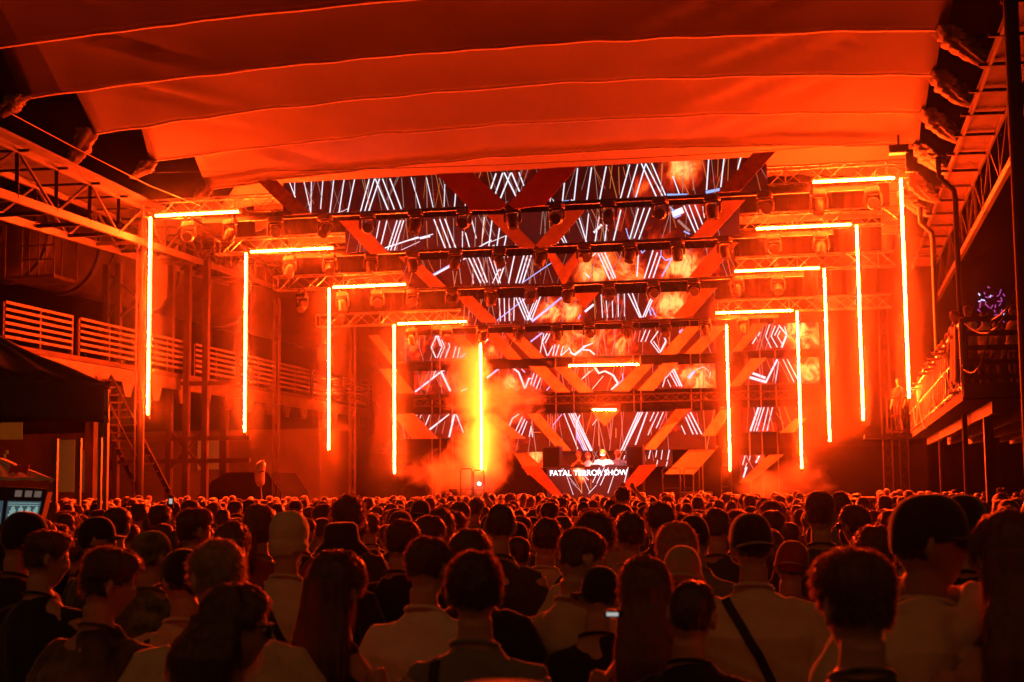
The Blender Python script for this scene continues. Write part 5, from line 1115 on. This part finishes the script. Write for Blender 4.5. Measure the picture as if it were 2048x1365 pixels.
for (x, y) in cand:
    u, v, z = pj((x, y, 1.75))
    if any((x-a)**2+(y-c)**2 < .40**2 for a, c in POS): continue
    if y < 10.5 and any(abs(u-f[1]) < 26 and f[3] > z-1.2 and f[3] < z+4 for f in fg if f[3] > 8): continue
    if placed < NIND:
        k = int(rng.choice(len(protos), p=np.array([18, 14, 10, 11, 9, 9, 6, 6, 5, 4, 8])/100)); src = protos[k]
        if src.get('_used'): o = copy_tree(src)
        else: o = src; src['_used'] = 1
        s = rng.normal(.985, .045)*(.95 if PROTO[k][1].get('fem') else 1); s = min(1.07, max(.90, s))
        o.location = (x, y, 0); o.rotation_euler = (0, 0, rng.normal()*.45); o.scale = (s, s, s)
        mk = SH_[int(rng.integers(len(SH_)))]
        for ch in (bpy.data.objects[c.name] for c in o.children):
            if ch.name.startswith(('shirt', 'top')):
                ch.material_slots[0].link = 'OBJECT'; ch.material_slots[0].material = M[mk]
            if ch.name.startswith('cap'): pass
        band = "near" if y < 11 else "middle" if y < 14 else "farther"; third = "left" if u < 700 else "middle" if u < 1350 else "right"
        gl_ = "%s third of the %s rows" % (third, band)
        tag(o, "person with %s and %s shirt, %s" % (src['_n'] if '_n' in src else PROTO[k][0], SHN[mk], gl_), "person", "people in the packed crowd"); placed += 1
    else: rest.append((x, y))
# ---- the far crowd: one mesh
def merged_arrays(t, zmin=1.15):
    out = []
    for ch in t.children:
        me = ch.data; n = len(me.vertices); V = np.empty(n*3); me.vertices.foreach_get('co', V); V = V.reshape(-1, 3)
        if ch.name.startswith('trousers'): continue
        for s_ in [ch]+list(ch.children):
            me = s_.data; n = len(me.vertices); V = np.empty(n*3); me.vertices.foreach_get('co', V); V = V.reshape(-1, 3); F_ = [tuple(p.vertices) for p in me.polygons]
            keep = V[:, 2] > zmin
            if s_.name.startswith(('shirt', 'top')): mi = 'shirt'
            elif s_.name.startswith('body'): mi = 'skin'
            elif s_.name.startswith(('cap', 'brim')): mi = 'black_shirt'
            else: mi = me.materials[0]
            out.append((V, F_, keep, mi))
    V = []; Q = []; T_ = []; mQ = []; o = 0
    for (v, F_, keep, mi) in out:
        idx = -np.ones(len(v), int); idx[keep] = np.arange(keep.sum())+o; V.append(v[keep]); o += keep.sum()
        for f in F_:
            if all(keep[i] for i in f): Q.append([idx[i] for i in f]); mQ.append(mi)
    return np.vstack(V), Q, mQ
lows = []
for k, (nm, kw) in enumerate([PROTO[0], PROTO[1], PROTO[2], PROTO[3], PROTO[4], PROTO[5], PROTO[7]]):
    kk = dict(kw); kk['vox'] = .03; t = person(None, seed=90+k, detail=90, fold=.006, hands=False, legs=False, **kk); lows.append(merged_arrays(t))
    for ch in list(t.children):
        for c2 in list(ch.children): bpy.data.objects.remove(c2)
        bpy.data.objects.remove(ch)
    bpy.data.objects.remove(t)
mats_c = ['skin']+SH_+['hair_dark', 'hair_brown']; mi_of = {m: i for i, m in enumerate(mats_c)}
VV = []; FF = []; MM = []; o = 0
for (x, y) in rest:
    k = int(rng.choice(7, p=[.25, .2, .12, .17, .08, .1, .08])); V, Q, mq = lows[k]
    s = min(1.06, max(.90, rng.normal(.985, .035))); a = rng.normal()*.3; ca, sa = math.cos(a), math.sin(a)
    W_ = V*s; W_ = np.c_[W_[:, 0]*ca-W_[:, 1]*sa+x, W_[:, 0]*sa+W_[:, 1]*ca+y, W_[:, 2]]
    sh = mi_of[SH_[int(rng.integers(len(SH_)))]]; hm_ = mi_of['hair_dark' if rng.random() < .7 else 'hair_brown']
    VV.append(W_); FF += [tuple(i+o for i in q) for q in Q]; MM += [sh if m == 'shirt' else 0 if m == 'skin' else mi_of['black_shirt'] if m == 'black_shirt' else hm_ for m in mq]; o += len(V)
me = bpy.data.meshes.new("crowd"); me.from_pydata(np.vstack(VV).tolist(), [], FF)
for m in mats_c: me.materials.append(M[m])
me.polygons.foreach_set('material_index', MM); me.polygons.foreach_set('use_smooth', [True]*len(FF)); me.update()
tag(link("crowd", me), "dense far rows of heads reaching up to the stage", None, None, 'stuff')
# ---- DJs and hosts on the stage
for (lab, px, py, kw, tn) in [
   ("woman with hair tied up in black top, left of the four behind the booth", 1157, 902, dict(style='bun', fem=True, tank=True, shirt='black_shirt', pose=('table', 'table'), turn=R(10), skin='skin2'), 0),
   ("woman with dark hair in grey vest bending over the turntables", 1176, 903, dict(style='bun', fem=True, tank=True, shirt='grey_shirt', pose=('table', 'table'), tilt=R(20)), 0),
   ("DJ in white t-shirt and pale cap looking down behind the booth", 1206, 897, dict(style='short', hat='cap', hatm='white_shirt', shirt='white_shirt', pose=('table', 'phone'), tilt=R(25), build=1.2, loose=.04), 0),
   ("man in dark clothes and red cap standing in shadow right of the white DJ", 1236, 899, dict(style='short', hat='cap', hatm='red_shirt', shirt='black_shirt', turn=R(25)), 0)]:
    t = person(lab, seed=70+px, vox=.014, eyes=True, **kw); p = at(px, py, Y=59.9); s = (p[2]-1.1)/1.78
    t.location = (p[0], 59.9, 1.1); t.scale = (s, s, s); t.rotation_euler = (0, 0, math.pi+tn)
# ---- spectators on the balcony
BP = [("man in dark jacket with his back to the balcony corner", 1908, 625, 26.5, 'charcoal', 'short', 1.9, 'down'), ("bearded man in white shirt leaning at the near balcony corner", 1935, 613, 26.0, 'white_shirt', 'fade', 2.2, 'rail'), ("person in pale top low behind the front boards of the balcony", 1968, 645, 27, 'cream', 'short', 2.4, 'down'),
      ("person looking up at the far right of the balcony boards", 2026, 617, 26, 'tan', 'short', 2.0, 'down'), ("tall man at the right picture edge on the balcony", 2046, 604, 26.5, 'charcoal', 'short', 1.6, 'down'), ("blond person leaning over the railing left of the towel", 1880, 683, 29.3, 'white_shirt', 'messy', 1.9, 'rail'),
      ("person with dark hair leaning over the railing beside the blond one", 1893, 676, 28.3, 'black_shirt', 'long', 1.9, 'rail'), ("person leaning over the middle of the balcony railing", 1862, 702, 32, 'red_shirt', 'short', 1.9, 'rail'), ("person in cap leaning over the middle of the balcony railing", 1850, 720, 34.5, 'tan', 'short', 1.9, 'rail'),
      ("person leaning on the railing in the far half of the balcony", 1843, 733, 38, 'grey_shirt', 'curly', 1.8, 'rail'), ("small figure at the far end of the balcony above the end gate", 1796, 750, 46, 'black_shirt', 'short', 2.5, 'down'),
      ("person in white shirt standing tall behind the railing leaners, near half", 1889, 655, 27.6, 'white_shirt', 'short', 1.7, 'down'), ("person with ponytail at the balcony railing between the caps and the near corner", 1871, 690, 30.6, 'cream', 'tail', 1.8, 'rail'),
      ("person with curly hair at the balcony railing, middle stretch", 1856, 708, 33.2, 'grey_shirt', 'curly', 1.9, 'rail'), ("person in light shirt at the far stretch of the balcony railing", 1838, 742, 40, 'cream', 'fade', 1.8, 'rail'),
      ("last leaning person before the end of the balcony railing", 1831, 757, 43, 'tan', 'short', 1.9, 'rail'), ("second row person seen above the front boards of the balcony", 1992, 640, 28.5, 'olive', 'messy', 2.1, 'down')]
for k, (lab, px, py, Yb, shirt, style, tn, pose) in enumerate(BP):
    t = person(lab, style=style, shirt=shirt, pose=(pose, pose), vox=.016, seed=200+k, detail=200, hat='cap' if 'cap ' in lab else None)
    u = (Yb-BY0)/(BY1-BY0); xr_ = BX0*(1-u)+BX1*u
    p = at(px, py, Y=Yb); x = p[0] if px > 1900 or px < 1800 else max(p[0], xr_+.18)
    s = (p[2]-bfz)/1.78; s = min(1.1, max(.85, s)) if px > 1800 else .95
    t.location = (x, Yb, bfz); t.scale = (s, s, s); t.rotation_euler = (0, 0, tn if tn > 1.2 else 0)

for o_ in col.objects:
    if o_.parent is None and 'label' in o_ and len(o_['label'].split()) > 16: print("LONG", o_['label'])
# ================================================================== HAZE
def volume(name, m_dens, lo, hi, label, color=(1, 1, 1), aniso=.2):
    m = bpy.data.materials.new(name); m.use_nodes = True; nt = m.node_tree; nt.nodes.clear()
    out = nt.nodes.new("ShaderNodeOutputMaterial"); v = nt.nodes.new("ShaderNodeVolumePrincipled")
    v.inputs["Color"].default_value = (*color, 1); v.inputs["Density"].default_value = m_dens; v.inputs["Anisotropy"].default_value = aniso
    nt.links.new(v.outputs[0], out.inputs["Volume"])
    b = MB(); lo = np.array(lo); hi = np.array(hi); b.box((lo+hi)/2, hi-lo)
    return tag(b.build(name, m), label, None, None, 'stuff'), m, v
HZ = volume("haze", .00042, (-59, -8, -1), (59, 78, 26), "thin haze filling the hall", aniso=.991)
SH = volume("stage_smoke", .0001, (-13.5, 37.5, 1.15), (13.5, 66, 11.3), "thin machine smoke hanging over the whole stage", aniso=.85)

# thick lit smoke columns
def plume(label, lo, hi, dens, fn_center, scale, seed, rad):
    o, m, v = volume("smoke", 0, lo, hi, label, (1, .92, .85), .3); nt = m.node_tree; L = nt.links
    tc = nt.nodes.new("ShaderNodeTexCoord"); n = nt.nodes.new("ShaderNodeTexNoise"); n.inputs["Scale"].default_value = scale; n.inputs["Detail"].default_value = 5; n.inputs["Distortion"].default_value = .8; n.inputs["Roughness"].default_value = .6
    mp = nt.nodes.new("ShaderNodeMapping"); mp.inputs["Location"].default_value = (seed, seed, seed); L.new(tc.outputs["Object"], mp.inputs[0]); L.new(mp.outputs[0], n.inputs["Vector"])
    acc = None
    for (c, r, s_) in fn_center:
        vs_ = nt.nodes.new("ShaderNodeVectorMath"); vs_.operation = 'SUBTRACT'; vs_.inputs[1].default_value = [float(q) for q in c]; L.new(tc.outputs["Object"], vs_.inputs[0])
        v2 = nt.nodes.new("ShaderNodeVectorMath"); v2.operation = 'DIVIDE'; v2.inputs[1].default_value = r; L.new(vs_.outputs[0], v2.inputs[0])
        ln = nt.nodes.new("ShaderNodeVectorMath"); ln.operation = 'LENGTH'; L.new(v2.outputs[0], ln.inputs[0])
        mr = nt.nodes.new("ShaderNodeMapRange"); mr.inputs[1].default_value = 0; mr.inputs[2].default_value = 1; mr.inputs[3].default_value = s_; mr.inputs[4].default_value = 0; L.new(ln.outputs["Value"], mr.inputs[0])
        if acc is None: acc = mr.outputs[0]
        else: a = nt.nodes.new("ShaderNodeMath"); a.operation = 'MAXIMUM'; L.new(acc, a.inputs[0]); L.new(mr.outputs[0], a.inputs[1]); acc = a.outputs[0]
    a = nt.nodes.new("ShaderNodeMath"); a.operation = 'ADD'; L.new(acc, a.inputs[0]); L.new(n.outputs["Fac"], a.inputs[1])
    q = nt.nodes.new("ShaderNodeMapRange"); q.inputs[1].default_value = .68; q.inputs[2].default_value = 1.12; q.inputs[3].default_value = 0; q.inputs[4].default_value = dens; L.new(a.outputs[0], q.inputs[0]); L.new(q.outputs[0], v.inputs["Density"])
    return o
c1 = at(962, 900, Y=58.2); c2 = at(945, 800, Y=58.2); c3 = at(1010, 800, Y=58.6); c4 = at(905, 950, Y=58); c5 = at(930, 745, Y=58.4)
plume("bright billowing smoke lit yellow around the standing LED bar", (c1[0]-5, 56.3, 1.12), (c1[0]+5, 60.4, c2[2]+4.2), 1.4, [(c1, (1.7, 1.4, 2.6), .85), (c2, (1.5, 1.2, 2.0), .7), (c3, (2.6, 1.2, 1.5), .5), (c4, (2.8, 1.4, 1.5), .6), (c5, (1.6, 1.1, 2.2), .55)], 1.25, 3, 1)
d1 = at(1530, 975, Y=58.5); d2 = at(1600, 965, Y=58.5)
plume("low smoke bank drifting over the right end of the stage", (d1[0]-2.2, 57, 1.12), (d1[0]+3.8, 60, 3.6), .6, [(d1, (1.8, 1.3, .9), .75), (d2, (1.8, 1.3, 1.3), .55)], 1.0, 8, 1)
def lamp(name, loc, target, power, color, size, spot, label):
    l = bpy.data.lights.new(name, 'SPOT'); l.energy = power; l.color = color; l.spot_size = spot; l.spot_blend = .6; l.shadow_soft_size = size
    o = bpy.data.objects.new(name, l); col.objects.link(o); o.location = loc; o.rotation_euler = (Vector(target)-Vector(loc)).to_track_quat('-Z', 'Y').to_euler(); return o
lamp("booth_key_light", (0.5, 55.9, 8.3), (.15, 59.9, 2.3), 7000, (.85, .9, 1), .1, math.radians(20), "")
lamp("smoke_uplight", (c1[0], 57.2, 1.25), (c1[0]-.1, 58.6, 5), 1200, (1, .36, .12), .1, math.radians(75), "")
